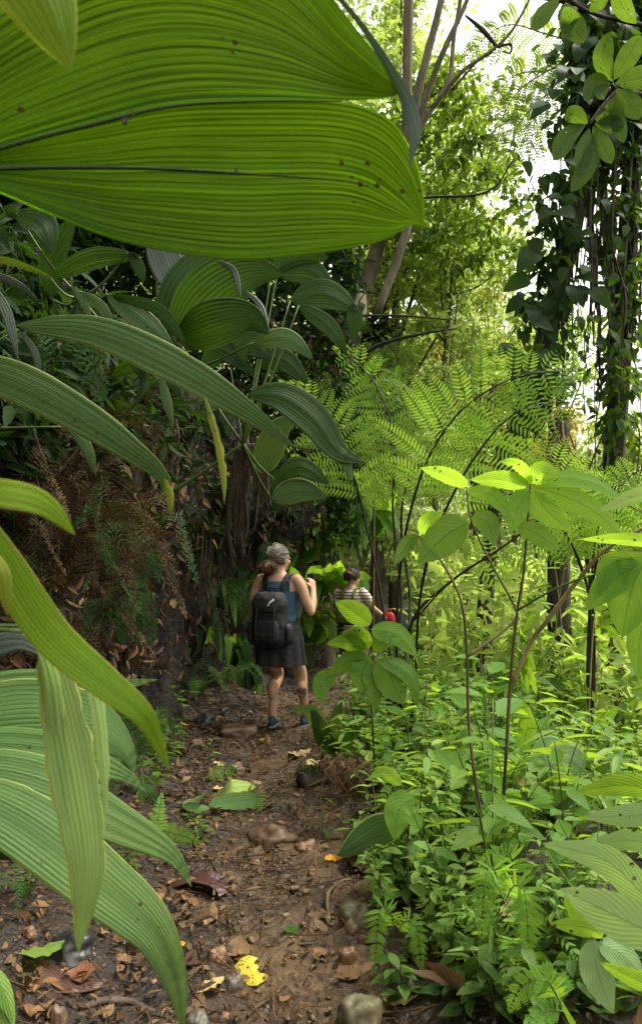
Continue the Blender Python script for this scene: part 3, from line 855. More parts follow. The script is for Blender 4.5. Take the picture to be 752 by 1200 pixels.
# ------------------------------------------------------------------ ferns
def frond(mb, spine, plen, npairs, start=.25, ang=.5, droop=.25, pin=.02, side=None, roll=0.0, tm=T_PIN, tint=(.3, .9), once=False, taper=.9, mi=0, pw=.42, ps=.52, rach=None):
    """A feather-shaped frond: pairs of pinnae, each a double row of pinnules (once=False) or one toothed blade."""
    P = catmull(spine, 60); T = unit(np.gradient(P, axis=0))
    cum = np.concatenate([[0], np.cumsum(np.linalg.norm(np.diff(P, axis=0), axis=1))]); cum /= cum[-1]
    PP = []; DD = []; NN = []; LL = []; TT = []
    for i in range(npairs):
        t = start + (1 - start) * (i + .5) / npairs
        idx = min(int(np.searchsorted(cum, t)), 59)
        p, tg = P[idx], T[idx]
        if side is None: S = np.cross(tg, unit(p - CAM))
        else: S = np.asarray(side, float)
        S = unit(S - np.dot(S, tg) * tg); N = np.cross(S, tg)
        if N[2] < 0 and side is None: pass
        S, N = S * math.cos(roll) + N * math.sin(roll), N * math.cos(roll) - S * math.sin(roll)
        x = (t - start) / (1 - start)
        L = plen * (min(1, .55 + x * 2.2)) * max(.06, (1 - x ** 1.8)) ** taper
        for sgn in (-1, 1):
            a = ang + .14 * rnd.uniform(-1, 1)
            if rnd.random() < .04: continue
            d0 = unit(S * sgn * math.cos(a) + tg * math.sin(a) + N * rnd.gauss(0, .13) + (0, 0, rnd.gauss(0, .06)))
            Li = L * rnd.uniform(.72, 1.08); droop_ = droop * rnd.uniform(.4, 1.9)
            tn = rnd.uniform(*tint)
            if once:
                PP.append(p[None]); DD.append((d0 - droop * .5 * np.array((0, 0, 1)))[None]); NN.append(N[None]); LL.append(np.array([Li])); TT.append(np.array([tn]))
                continue
            m = max(3, int(Li / (pin * ps)))
            s = (np.arange(m) + .6) / m
            q = p + np.outer(s * Li, d0) - np.outer(droop_ * Li * s ** 2, (0, 0, 1))
            dq = unit(np.gradient(q, axis=0)) if m > 1 else d0[None]
            sq = unit(np.cross(dq, N)); pl = pin * np.clip((1 - s ** 2.2) * 1.15, .12, 1) * (.75 + .25 * np.minimum(1, s * 4))
            for s2 in (-1, 1):
                PP.append(q); DD.append(sq * s2 * .92 + dq * .4); NN.append(np.tile(N, (m, 1)) + .12 * rng.normal(size=(m, 3))); LL.append(pl); TT.append(np.full(m, tn))
    if not PP: return
    PP, DD, NN, LL, TT = (np.concatenate(z) for z in (PP, DD, NN, LL, TT))
    cloud(mb, PP, DD, NN, LL, LL * (.22 if once else pw), tm, TT, mi)
    if rach: tube(mb, list(spine), [rach, rach * .7, rach * .2], 5, 20, mi=1)


def fern_plant(name, label, root, fr, mats, group=None, stipe=.004, **kw):
    """fr: list of (spine world pts, pinna length, pairs)"""
    t = thing(name, label, 'fern', root, group)
    for (sp, pl, npr) in fr:
        mb = MB(); frond(mb, sp, pl, npr, rach=stipe * .6, **kw)
        o = mb.build('frond', [M[mats[0]], M[mats[1]]], t)
        if stipe > .01:
            b0 = np.asarray(root, float).copy()
            if b0[1] < 8: b0[2] = gz(b0[0], b0[1]) - .03
            mb = MB(); tube(mb, [b0, .5 * (b0 + np.asarray(sp[0])) + rng.normal(size=3) * .03, *sp], [stipe * 1.3, stipe * 1.1, stipe, stipe * .75, stipe * .25], 6, 40); mb.build('stipe', M[mats[1]], o)
    return t


def px(pts): return [at(*p) for p in pts]


# big tree fern in the middle: dark stipes rising out of the undergrowth, lacy fronds arching over
TF = dict(ang=.42, droop=.16, pin=.078, start=.3, tint=(.3, 1.0), pw=.24, ps=.36)
fern_plant('tree_fern', 'large sunlit tree fern with black stipes and lacy fronds in mid picture', at(478, 800, 5.8), [
    (px([(466, 700, 5.7), (478, 610, 5.6), (505, 530, 5.5), (548, 474, 5.4), (610, 440, 5.4), (680, 434, 5.5)]), .66, 14),
    (px([(492, 700, 5.6), (512, 620, 5.5), (560, 530, 5.4), (615, 478, 5.4), (690, 470, 5.6)]), .55, 13),
    (px([(445, 690, 6.0), (430, 620, 6.0), (412, 552, 6.0), (380, 490, 6.1), (330, 450, 6.3)]), .6, 13),
    (px([(470, 700, 6.2), (460, 600, 6.2), (462, 520, 6.2), (440, 450, 6.4), (395, 405, 6.6)]), .6, 13),
    (px([(482, 730, 5.3), (530, 680, 5.2), (590, 640, 5.1), (668, 585, 5.1), (740, 565, 5.2)]), .5, 13),
    (px([(480, 700, 6.5), (470, 620, 6.5), (480, 560, 6.5), (530, 480, 6.7), (560, 410, 7.0)]), .6, 13),
], ('fern', 'stem_black'), stipe=.0105, **TF)
TF2 = dict(ang=.42, droop=.22, pin=.07, start=.2, tint=(.2, .9), pw=.25, ps=.38)
fern_plant('tree_fern', 'tree fern with arching fronds half hidden behind the vine-draped trunks', at(690, 760, 6.6), [
    (px([(690, 680, 6.5), (672, 600, 6.4), (630, 560, 6.3), (570, 570, 6.2)]), .5, 13),
    (px([(690, 680, 6.5), (680, 600, 6.4), (655, 548, 6.3), (600, 515, 6.3)]), .5, 13),
    (px([(695, 680, 6.5), (712, 600, 6.4), (742, 555, 6.3), (800, 540, 6.3)]), .5, 13),
    (px([(692, 690, 6.3), (700, 620, 6.2), (722, 590, 6.1), (770, 610, 6.1)]), .45, 12),
    (px([(688, 690, 6.3), (665, 630, 6.2), (640, 605, 6.1), (600, 620, 6.0)]), .45, 12),
], ('fern', 'stem_black'), stipe=.0102, **TF2)
fern_plant('tree_fern', 'tree fern growing on the bank behind the palm leaves, fronds falling toward the path', at(372, 520, 10.58), [
    (px([(380, 520, 10.58), (400, 470, 10.46), (440, 470, 10.33), (480, 520, 10.33)]), .72, 14),
    (px([(380, 520, 10.58), (372, 460, 10.46), (340, 430, 10.33), (300, 440, 10.21)]), .72, 14),
    (px([(380, 520, 10.58), (410, 520, 10.33), (440, 560, 10.09), (455, 640, 10.09)]), .66, 13),
    (px([(378, 520, 10.58), (365, 520, 10.33), (350, 560, 10.09), (355, 620, 10.09)]), .6, 12),
    (px([(380, 520, 10.58), (395, 445, 10.58), (425, 420, 10.82), (470, 430, 11.07)]), .72, 14),
], ('fern', 'stem_brown'), stipe=.012, **TF2)
# tree-fern crown high against the sky
FT = thing('tall_tree_fern', 'tall tree fern high up against the white sky, fronds hanging like feathers', 'tree fern', (at(700, 640, 11.5)[0], 11.5, gz(at(700, 640, 11.5)[0], 11.5)))
tp = at(688, 55, 11)
mb = MB(); tube(mb, [np.array(FT.location), .5 * (np.array(FT.location) + tp) + np.array((.3, 0, 0)), tp], [.11, .08, .06], 9, 24, wob=.15); mb.build('trunk', M['bark_dark'], FT)
for pts in ([(650, 80), (600, 90), (560, 140)], [(655, 75), (600, 115), (572, 195)], [(660, 85), (630, 130), (618, 200)], [(640, 40), (590, 30), (540, 70)], [(700, 80), (690, 140), (665, 210)],
            [(720, 40), (760, 60), (790, 120)], [(650, 100), (605, 150), (590, 230)]):
    mb = MB(); sp = [tp] + [at(u, v, 11 - .2 * i) for i, (u, v) in enumerate(pts)]
    frond(mb, sp, .72, 17, start=.15, ang=.5, droop=.6, pin=.05, tint=(.0, .8), roll=rnd.uniform(.1, .8), pw=.5, ps=.5, rach=.01)
    o = mb.build('frond', [M['tree_leaf'], M['stem_brown']], FT); mb = MB(); tube(mb, sp, [.014, .01, .004], 5, 20); mb.build('stipe', M['stem_brown'], o)

# dead brown fern heap on the near bank, live dark ferns hanging off it
DF = dict(ang=.5, droop=.35, pin=.03, start=.15, tint=(.0, 1.0), pw=.3, ps=.5)
for gi, (lab, rootp, n, d, spread) in enumerate((
        ('heap of dead rust-brown fern fronds hanging over the near bank', (45, 560), 64, 3.9, 1.0),
        ('smaller curtain of dead brown fern below the two long blades', (115, 620), 30, 4.1, .75))):
    r0 = at(rootp[0], rootp[1], d)
    t = thing('dead_fern', lab, 'dead fern', r0)
    for i in range(n):
        a = r0 + np.array((rnd.uniform(-.4, .34) * spread, rnd.uniform(-.25, .1), rnd.uniform(-.5, .3) * spread))
        b = a + np.array((rnd.uniform(-.2, .3), rnd.uniform(-.25, .0), rnd.uniform(-.25, .1)))
        c = b + np.array((rnd.uniform(-.22, .22), rnd.uniform(-.15, .1), -rnd.uniform(.05, .42)))
        mb = MB(); frond(mb, [a, b, c], rnd.uniform(.04, .15), rnd.randint(9, 20), roll=rnd.uniform(-1.5, 1.5), rach=.004, **DF)
        o = mb.build('frond', [M['dead_fern' if i % 7 else 'fern_dark'], M['dead_fern']], t)
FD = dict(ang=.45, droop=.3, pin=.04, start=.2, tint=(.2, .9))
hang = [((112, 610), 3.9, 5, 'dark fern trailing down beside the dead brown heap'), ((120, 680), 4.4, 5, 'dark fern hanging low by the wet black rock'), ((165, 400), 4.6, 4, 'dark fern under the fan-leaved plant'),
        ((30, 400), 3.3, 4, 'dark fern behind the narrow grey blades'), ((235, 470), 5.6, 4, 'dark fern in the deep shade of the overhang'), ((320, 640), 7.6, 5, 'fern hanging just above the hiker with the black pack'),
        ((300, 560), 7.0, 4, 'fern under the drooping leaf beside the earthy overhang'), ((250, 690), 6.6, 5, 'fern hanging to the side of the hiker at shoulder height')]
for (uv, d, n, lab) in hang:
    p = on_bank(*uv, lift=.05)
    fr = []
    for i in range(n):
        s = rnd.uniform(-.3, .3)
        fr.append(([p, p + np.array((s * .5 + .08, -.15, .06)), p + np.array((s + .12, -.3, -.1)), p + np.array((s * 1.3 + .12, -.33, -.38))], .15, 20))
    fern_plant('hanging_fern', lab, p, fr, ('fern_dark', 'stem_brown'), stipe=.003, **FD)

# ground ferns along the near edge of the path
GF = dict(ang=.5, droop=.15, pin=.0085, pw=.85, ps=.6, start=.12, tint=(.4, 1.0), taper=.8, rach=.0025)


def gfern(label, root, fr, group=None, mat='fern', pin=None):
    t = thing('fern', label, 'fern', root, group)
    for (pts, pl, n) in fr:
        sp = px(pts) if not isinstance(pts[0], np.ndarray) else pts
        mb = MB(); frond(mb, sp, pl, n, **GF); o = mb.build('frond', [M[mat], M['stem_green']], t)
    return t


g1 = on_ground(463, 1100)
gfern('small bright fern with two fronds drooping beside the stones on the path edge', g1, [
    ([(463, 1098, 2.95), (458, 1072, 2.9), (445, 1068, 2.85), (438, 1140, 2.8)], .085, 20), ([(464, 1098, 2.95), (474, 1080, 2.9), (487, 1088, 2.85), (494, 1138, 2.82)], .07, 18)])
g2 = on_ground(585, 1090)
gfern('pale fern with long fronds hanging over grey dead leaves', g2, [
    ([(590, 1060, 2.7), (578, 1018, 2.65), (568, 1030, 2.6), (564, 1100, 2.55)], .11, 22), ([(590, 1060, 2.7), (602, 1038, 2.65), (615, 1050, 2.6), (619, 1122, 2.55)], .10, 22),
    ([(588, 1060, 2.7), (600, 1010, 2.75), (580, 1000, 2.7), (560, 1020, 2.7)], .09, 20)])
g3 = on_ground(655, 1195)
gfern('lime fern with a reddish stalk at the bottom of the slope', g3, [
    ([(658, 1180, 2.25), (640, 1150, 2.2), (612, 1155, 2.2), (596, 1185, 2.2)], .08, 18), ([(658, 1180, 2.25), (650, 1145, 2.3), (620, 1140, 2.3)], .07, 16), ([(660, 1185, 2.25), (640, 1185, 2.2), (615, 1200, 2.15)], .07, 16)])
g4 = on_ground(205, 985)
gfern('fern lying flat on the muddy path edge under the pleated blade', g4, [([(170, 975, 3.6), (200, 975, 3.6), (236, 988, 3.55)], .075, 16), ([(175, 1000, 3.5), (185, 960, 3.6), (190, 930, 3.7)], .075, 16)])
g5 = on_ground(160, 890)
gfern('dark fern tuft between pleated blades and the muddy path', g5, [
    ([(165, 900, 4.1), (150, 850, 4.0), (130, 830, 3.9)], .13, 20), ([(165, 900, 4.1), (180, 850, 4.1), (200, 840, 4.0), (215, 870, 4.0)], .12, 20), ([(165, 900, 4.1), (172, 930, 3.9), (185, 940, 3.8)], .1, 18),
    ([(165, 900, 4.1), (140, 890, 3.9), (135, 930, 3.8)], .1, 18)], mat='fern_dark')


# ------------------------------------------------------------------ broad-leaved plants on the right
WK = .8
OV = dict(prof='ovate', fold=.18, bow=.12, n=16, m=8, ruffle=.05)


def stem(parent, pts, r, mat='stem_brown', name='stem'):
    mb = MB(); P = tube(mb, pts, r, 7, wob=.08); mb.build(name, M[mat], parent); return P


sr = on_ground(572, 1012)
S = thing('sapling', 'slender sapling with two tall bare stems and big ovate lime leaves above the slope', 'sapling', sr)
stem(S, [sr, *px([(561, 945, 3.25), (549, 850, 3.2), (547, 770, 3.15), (540, 705, 3.1), (515, 655, 3.1), (490, 628, 3.1)])], [.0095, .007, .004])
stem(S, px([(547, 770, 3.15), (600, 730, 3.2), (603, 712, 3.2), (575, 660, 3.2), (552, 610, 3.2), (546, 570, 3.2)]), [.006, .005, .003])
s2r = on_ground(588, 960)
stem(S, [s2r, *px([(592, 895, 3.4), (598, 795, 3.3), (606, 715, 3.25), (613, 672, 3.2), (621, 568, 3.15)])], [.010, .008, .004])
stem(S, px([(600, 800, 3.3), (622, 752, 3.3), (640, 728, 3.25), (672, 686, 3.2), (708, 645, 3.1), (770, 610, 3.0)]), [.011, .009, .006], 'stem_tan')
stem(S, px([(606, 715, 3.2), (650, 690, 3.1), (700, 672, 3.0), (760, 655, 2.9)]), [.005, .004, .003], 'stem_green')
for mat, pts, wp, rl, tn in [
    ('broad_lime', [(622, 567), (610, 548), (596, 541), (585, 541)], 18, .5, .9), ('broad_lime', [(622, 566), (634, 553), (653, 560)], 34, .3, .9),
    ('broad_lime', [(622, 570), (662, 582), (700, 602), (734, 637)], 36, .4, .9), ('broad_lime', [(619, 570), (586, 562), (550, 562)], 28, .5, .8),
    ('broad_lime', [(624, 574), (640, 598), (668, 622)], 40, .3, 1.0), ('broad_lime', [(618, 574), (606, 596), (600, 622)], 34, .3, .7),
    ('broad_lime', [(622, 568), (660, 560), (700, 568), (730, 590)], 26, .6, .5), ('broad_lime', [(548, 570), (520, 556), (492, 548)], 24, .5, .9),
    ('broad', [(548, 612), (522, 628), (489, 660)], 56, .2, .8), ('broad', [(606, 616), (630, 626), (656, 645)], 30, .3, .9),
    ('broad_lime', [(548, 575), (575, 580), (605, 610)], 26, .4, .9), ('broad', [(490, 628), (475, 640), (462, 662)], 22, .4, .6),
    ('broad_lime', [(492, 626), (500, 610), (520, 600)], 22, .4, .8), ('broad', [(552, 606), (570, 612), (580, 640)], 34, .3, .7)]:
    hleaf(S, 'leaf', M[mat], [(a, b, 3.15 - .04 * i) for i, (a, b) in enumerate(pts)], wp, rl, tint=tn, **OV)
LP = thing('large_leaf_shrub', 'shrub at the picture edge with big insect-eaten lime leaves on thin stalks', 'shrub', on_ground(760, 1010))
stem(LP, [np.array(LP.location), *px([(790, 850, 2.9), (780, 700, 2.8), (765, 650, 2.8)])], [.012, .009, .006])
for mat, pts, wp, rl, tn in [
    ('broad_lime', [(758, 650), (740, 690), (728, 748)], 74, .25, .4), ('broad_lime', [(752, 660), (720, 678), (684, 716)], 46, .3, .3), ('broad_lime', [(790, 640), (735, 632), (678, 632)], 20, .6, .9),
    ('broad_lime', [(745, 655), (716, 662), (700, 700)], 34, .3, .1), ('broad_lime', [(775, 690), (750, 745), (748, 800)], 40, .4, .6), ('broad_pale', [(780, 590), (750, 580), (700, 600)], 24, .5, .9)]:
    hleaf(LP, 'leaf', M[mat], [(a, b, 2.8 - .03 * i) for i, (a, b) in enumerate(pts)], wp, rl, tint=tn, **OV)
br = on_ground(440, 925)
WK = .9
B = thing('broad_leaf_plant', 'waist-high plant with large quilted ovate leaves beside the second walker', 'plant', br)
stem(B, [br, *px([(437, 860, 4.7), (433, 800, 4.6), (432, 760, 4.55)])], [.008, .005], 'stem_green')
for mat, pts, wp, rl, tn in [
    ('broad', [(392, 705), (412, 715), (434, 732)][::-1], 30, .3, .9), ('broad', [(434, 738), (465, 744), (489, 770)], 30, .3, .9), ('broad', [(452, 768), (458, 795), (473, 826)], 44, .2, .8),
    ('broad', [(432, 770), (424, 790), (422, 812)], 34, .3, .7), ('broad', [(430, 762), (405, 752), (382, 755)], 22, .5, .6), ('broad', [(432, 760), (420, 745), (398, 742)], 24, .5, .5),
    ('broad', [(436, 762), (452, 750), (470, 752)], 22, .5, .5), ('broad', [(434, 775), (410, 775), (384, 790)], 26, .4, .5), ('broad', [(440, 770), (478, 790), (490, 830)], 22, .4, .4),
    ('broad', [(392, 790), (378, 800), (374, 824)], 26, .3, .6), ('broad', [(430, 775), (438, 800), (440, 835)], 26, .4, .3)]:
    hleaf(B, 'leaf', M[mat], [(a, b, 4.55 - .03 * i) for i, (a, b) in enumerate(pts)], wp, rl, tint=tn, **OV)
pr0 = on_ground(378, 884)
leafplant('pleated_seedling', 'seedling with a fan of narrow pleated leaves on the path edge behind the log', 'plant', pr0, [
    ('pleat', [(380, 872, 5.5), (366, 835, 5.4), (340, 832, 5.4)], 22, .4, dict(OV, tint=.5)), ('pleat', [(388, 885, 5.5), (376, 855, 5.4), (364, 828, 5.4)], 26, .3, dict(FAN, pleats=6, amp=.003, tint=.3)),
    ('pleat', [(392, 885, 5.5), (392, 850, 5.4), (400, 815, 5.4)], 22, .4, dict(FAN, pleats=6, amp=.003, tint=.2)), ('pleat_dark', [(392, 890, 5.5), (410, 860, 5.4), (425, 850, 5.4)], 26, .3, dict(FAN, pleats=6, amp=.003, tint=.6))])
fr0 = on_ground(470, 1010)
leafplant('spreading_leaf_plant', 'plant with a wide dark pleated leaf fanning out low over the path edge', 'plant', fr0, [
    ('pleat', [(470, 965, 3.5), (440, 975, 3.5), (395, 1003, 3.45)], 42, .3, dict(FAN, pleats=9, amp=.004, tint=.5)), ('broad', [(485, 935, 3.3), (468, 948, 3.25), (462, 985, 3.2)], 40, .2, dict(OV, tint=.9)),
    ('herb', [(470, 920, 3.4), (450, 905, 3.4), (432, 912, 3.4)], 18, .4, dict(OV, tint=.6))])
lr = on_ground(760, 1140)
leafplant('big_leaf_plant', 'pale big-leaved plant leaning in from the edge over the lower slope', 'plant', lr, [
    ('broad_pale', [(790, 1085, 1.85), (745, 1040, 1.85), (705, 1006, 1.85), (634, 988, 1.85)], 42, .3, dict(OV, prof='lance', tint=.8)),
    ('broad_pale', [(790, 950, 2.1), (748, 955, 2.1), (685, 958, 2.1)], 30, .3, dict(OV, prof='lance', tint=.5)),
    ('broad_pale', [(800, 1110, 1.6), (745, 1085, 1.6), (656, 1041, 1.62)], 60, .3, dict(OV, prof='lance', tint=.9)),
    ('broad_lime', [(705, 1100, 1.9), (690, 1088, 1.9), (643, 1082, 1.9)], 24, .3, dict(OV, tint=.6)),
    ('broad_pale', [(694, 1100, 1.9), (700, 1140, 1.88), (718, 1188, 1.86)], 44, .25, dict(OV, tint=.6)),
    ('broad_pale', [(700, 1105, 1.9), (730, 1120, 1.88), (756, 1150, 1.86)], 34, .3, dict(OV, tint=.3)),
    ('broad', [(790, 935, 2.3), (735, 920, 2.3), (675, 928, 2.3)], 30, .4, dict(OV, prof='lance', tint=.8)),
    ('broad_lime', [(790, 1165, 1.7), (750, 1150, 1.7), (702, 1128, 1.7)], 24, .4, dict(OV, prof='lance', tint=.9)),
    ('broad_pale', [(790, 1000, 2.0), (740, 985, 2.0), (690, 990, 2.0)], 28, .5, dict(OV, prof='lance', tint=.3)),
], pet=True)
rl = on_ground(650, 960)
leafplant('round_leaf_plant', 'plant with two round pleated leaves in the middle of the slope', 'plant', rl, [
    ('broad_pale', [(640, 905, 4.2), (664, 890, 4.2), (684, 903, 4.2)], 44, .1, dict(FAN, prof='round', pleats=7, amp=.004, tint=.5)), ('broad_pale', [(622, 890, 4.3), (645, 874, 4.3), (660, 884, 4.3)], 28, .2, dict(FAN, prof='round', pleats=7, amp=.004, tint=.4)),
    ('broad', [(610, 880, 4.6), (618, 850, 4.6), (612, 820, 4.6)], 24, .3, dict(OV, tint=.9))])
lo = on_ground(600, 905)
t = thing('lobed_leaf_plant', 'plant with deeply lobed pale-green leaves pointing down the slope', 'plant', lo)
for pts, n in (([(535, 790, 4.3), (565, 808, 4.25), (595, 828, 4.2), (622, 858, 4.2)], 7), ([(505, 775, 4.5), (525, 790, 4.5), (530, 815, 4.4)], 4), ([(480, 800, 4.6), (500, 780, 4.6), (515, 785, 4.6)], 4)):
    mb = MB(); frond(mb, px(pts), .15, n, ang=.6, droop=.1, once=True, start=.1, tm=T_FINE, tint=(.5, 1), taper=.5)
    tube(mb, px(pts), [.004, .003, .001], 5, 16)
    o = mb.build('leaf', M['broad'], t); petiole(t, lo, at(*pts[0]), .004, .05)


# ------------------------------------------------------------------ herbs that fill the slope: five kinds, each copied
def herb(name, label, h, n, lsize, mat, asp=.45, droop=.5, branches=1, group=None, cat='plant', tm=T_FINE, smat='stem_green'):
    t = thing(name, label, cat, (0, 0, -50), group)
    for b in range(branches):
        a = rnd.uniform(0, 6.28); ln = .35 if branches > 1 else .12
        tip = np.array((math.cos(a) * h * ln, math.sin(a) * h * ln, h * rnd.uniform(.8, 1)))
        base = np.array((0, 0, -50.))
        mid = tip * np.array((.3, .3, .55))
        mb = MB(); P = tube(mb, [base + (0, 0, -.03), base + mid, base + tip], [.005, .0035, .002], 5, 14)
        mb.build('stem', M[smat], t)
        mb = MB()
        k = n
        ii = np.linspace(.22, 1, k); pos = np.stack([np.interp(ii, np.linspace(0, 1, len(P)), P[:, c]) for c in range(3)], 1)
        ph = np.arange(k) * 2.4 + rnd.random() * 6
        D = np.stack([np.cos(ph), np.sin(ph), rng.uniform(-.35, .45, k)], 1)
        N = np.array((0, 0, 1.)) + .3 * rng.normal(size=(k, 3))
        L = lsize * rng.uniform(.65, 1.1, k) * (1.1 - .35 * ii)
        pos = pos + unit(D) * (L * .22)[:, None]
        cloud(mb, pos, D - np.array((0, 0, .15 * droop)), N, L, L * asp, tm, rng.uniform(.1, 1, k))
        mb.build('foliage', M[mat], t)
    return t


def put(kind, i, p, s=1.0, label=None):
    """the first call moves the source plant itself, later ones copy it"""
    src = kinds[kind]
    if not used.get(kind):
        used[kind] = True
        src.location = tuple(p); src.rotation_euler = (0, 0, rnd.uniform(0, 6.28)); src.scale = (s, s, s); return src
    return dup(src, p, rnd.uniform(0, 6.28), s, label)


used = {}
kinds = {
    'a': herb('herb_plant', 'small-leaved light green herb crowding the slope beside the path', .42, 18, .085, 'herb', .48, branches=4, group='small-leaved herbs on the slope'),
    'b': herb('leafy_herb', 'taller herb with pointed mid-green leaves rising from the slope', .62, 16, .15, 'herb', .36, branches=3, group='pointed-leaf herbs on the slope'),
    'c': herb('ground_herb', 'low dark broad-leaved herb on the soil of the slope', .25, 12, .13, 'herb2', .55, branches=2, group='low dark herbs on the slope'),
    'd': herb('young_shrub', 'young bushy shrub with long narrow leaves farther down the slope', 1.25, 26, .22, 'herb', .28, branches=6, group='young shrubs down the slope', cat='shrub', smat='stem_brown'),
    'e': herb('bright_shrub', 'sunlit bush with broad lime leaves in the gully beyond the slope', 1.6, 26, .24, 'broad_lime', .5, branches=7, group='sunlit bushes in the gully', cat='shrub', smat='stem_brown'),
}
spots = []


def free(p, r):
    for q in spots:
        if (q[0] - p[0]) ** 2 + (q[1] - p[1]) ** 2 < r * r: return False
    spots.append((p[0], p[1])); return True


def scatter(kind, n, ur, vr, r, s=(.75, 1.2), edge=.46):
    c = 0
    for _ in range(n * 30):
        if c >= n: break
        u = rnd.uniform(*ur); v = rnd.uniform(*vr); p = on_ground(u, v)
        if p[1] > 30 or p[0] - float(trail_x(p[1])) < edge + .25 * (rnd.random() - .5): continue
        if kind in 'ac' and vn(p[0] * 2.1 + 5, p[1] * 2.1) < -.06: continue
        if not free(p, r): continue
        put(kind, c, p - np.array((0, 0, .01)), rnd.uniform(*s)); c += 1


kinds['f'] = herb('long_leaf_plant', 'clump of long arching narrow leaves on the slope', .4, 9, .28, 'herb', .16, branches=2, group='long-leaved clumps on the slope')
kinds['g'] = herb('ovate_leaf_herb', 'thin-stalked plant with hand-sized oval leaves on the slope', .75, 8, .2, 'broad', .52, branches=2, group='oval-leaved plants on the slope')
kinds['i'] = herb('bare_stem', 'bare thin stalk rising through the undergrowth with a few leaves on top', 1.5, 9, .16, 'broad_lime', .45, branches=1, group='thin stalks in the undergrowth', smat='stem_tan')
mf = thing('slope_fern', 'small fern clump half hidden among the slope herbs', 'fern', (0, 0, -50), 'fern clumps among the slope herbs')
for q_ in range(6):
    a_ = q_ * 1.05 + rnd.random() * .5; c_, s_ = math.cos(a_), math.sin(a_); b_ = np.array((0, 0, -50.))
    mb = MB(); frond(mb, [b_, b_ + np.array((c_ * .08, s_ * .08, .2)), b_ + np.array((c_ * .25, s_ * .25, .3)), b_ + np.array((c_ * .42, s_ * .42, .18))], .11, 20, side=(-s_, c_, 0), **GF)
    mb.build('frond', [M['fern'], M['stem_green']], mf)
kinds['h'] = mf
scatter('g', 32, (410, 760), (800, 1100), .2, (.6, 1.35))
put('g', 1, on_ground(397, 868), .62); put('g', 1, on_ground(408, 842), .6); put('g', 1, on_ground(418, 862), .7)
scatter('f', 22, (430, 760), (740, 1080), .24, (.6, 1.4), .7)
scatter('h', 22, (410, 760), (780, 1150), .2, (.6, 1.3))
scatter('i', 34, (490, 760), (730, 980), .2, (.6, 1.7), .7)
scatter('b', 26, (400, 760), (800, 1060), .2, (.7, 1.15))
scatter('a', 44, (400, 760), (790, 1150), .12, (.6, 1.1), .4)
scatter('c', 28, (400, 740), (900, 1195), .10, (.5, 1.0), .36)
scatter('d', 26, (440, 760), (690, 860), .45, (.6, 1.1), .8)
scatter('e', 22, (470, 770), (655, 760), .8, (.7, 1.3), 1.0)

# shade plants at the foot of the bank and along the dark side of the path
mf2 = thing('shade_fern', 'dark fern tuft in the wet litter at the foot of the bank', 'fern', (0, 0, -50), 'dark ferns at the foot of the bank')
for q_ in range(7):
    a_ = q_ * .9 + rnd.random() * .5; c_, s_ = math.cos(a_), math.sin(a_); b_ = np.array((0, 0, -50.))
    mb = MB(); frond(mb, [b_, b_ + np.array((c_ * .08, s_ * .08, .2)), b_ + np.array((c_ * .25, s_ * .25, .28)), b_ + np.array((c_ * .42, s_ * .42, .14))], .1, 20, side=(-s_, c_, 0), **GF)
    mb.build('frond', [M['fern_dark'], M['stem_green']], mf2)
kinds['k'] = mf2
kinds['m'] = herb('shade_herb', 'dark-leaved herb in the wet litter at the foot of the bank', .32, 9, .15, 'herb2', .42, branches=3, group='dark herbs at the foot of the bank')
for q_, (u_, v_) in enumerate(((205, 842), (232, 826), (178, 868), (150, 905), (196, 890), (262, 812), (140, 850), (118, 940), (172, 930), (285, 803), (110, 890), (215, 812))):
    put('k' if q_ % 2 else 'm', q_, on_ground(u_, v_) - np.array((0, 0, .01)), rnd.uniform(.7, 1.1))
for q_, (u_, v_) in enumerate(((80, 1010), (150, 1020), (30, 1060), (235, 985))):
    put('m' if q_ % 2 else 'k', q_, on_ground(u_, v_) - np.array((0, 0, .01)), rnd.uniform(.35, .55))
# more of the quilted broad-leaved plants down the slope
for q_, (u_, v_, z_, l_) in enumerate(((520, 905, .8, 'quilted broad-leaved plant low on the slope between the two sapling stems'), (640, 850, .9, 'quilted broad-leaved plant beyond the round leaves on the slope'), (715, 880, .8, 'quilted broad-leaved plant near the picture edge above the pale big leaves'),
                                      (480, 860, .6, 'small quilted broad-leaved plant just below the waist-high one'), (560, 800, .9, 'quilted broad-leaved plant at the top of the slope behind the sapling'))):
    dup(B, on_ground(u_, v_), rnd.uniform(.6, 5.6), z_, l_)

# named single seedlings on the path edge
for (u0, v0, d, h, n, ls, mat, lab) in [
    (480, 1075, 3.05, .55, 8, .17, 'herb', 'thin brown-stemmed seedling with one large leaf, beside the small bright fern'),
    (443, 1040, 3.3, .75, 10, .12, 'herb', 'upright seedling on a knotty stalk next to the fallen orange leaves'),
    (500, 1120, 2.8, .22, 5, .10, 'herb', 'tiny seedling with rounded leaves between the path stones and the pale fern'),
    (575, 1165, 2.55, .3, 9, .16, 'herb', 'grass-like sprig with narrow blades on bare soil'),
    (378, 985, 3.7, .3, 5, .12, 'herb2', 'small drooping seedling standing in the mud beside the mossy log'),
    (246, 890, 5.2, .2, 5, .09, 'herb', 'tiny green seedling on the path among stones near the lone block of rock')]:
    kinds['x'] = herb('seedling', lab, h, n, ls, mat, .16 if 'grass' in lab else .5, smat='stem_brown' if 'brown' in lab or 'knotty' in lab else 'stem_green')
    used.pop('x', None); put('x', 0, on_ground(u0, v0) - np.array((0, 0, .01)))


# ------------------------------------------------------------------ trees
def ground_at(u, d):
    p = at(u, 600, d); return np.array((p[0], p[1], gz(p[0], p[1])))


# the leaning grey tree in the middle with a bare pale patch
GK = 11 / 9


def pxg(pts): return [at(a, b, c * GK) for a, b, c in pts]


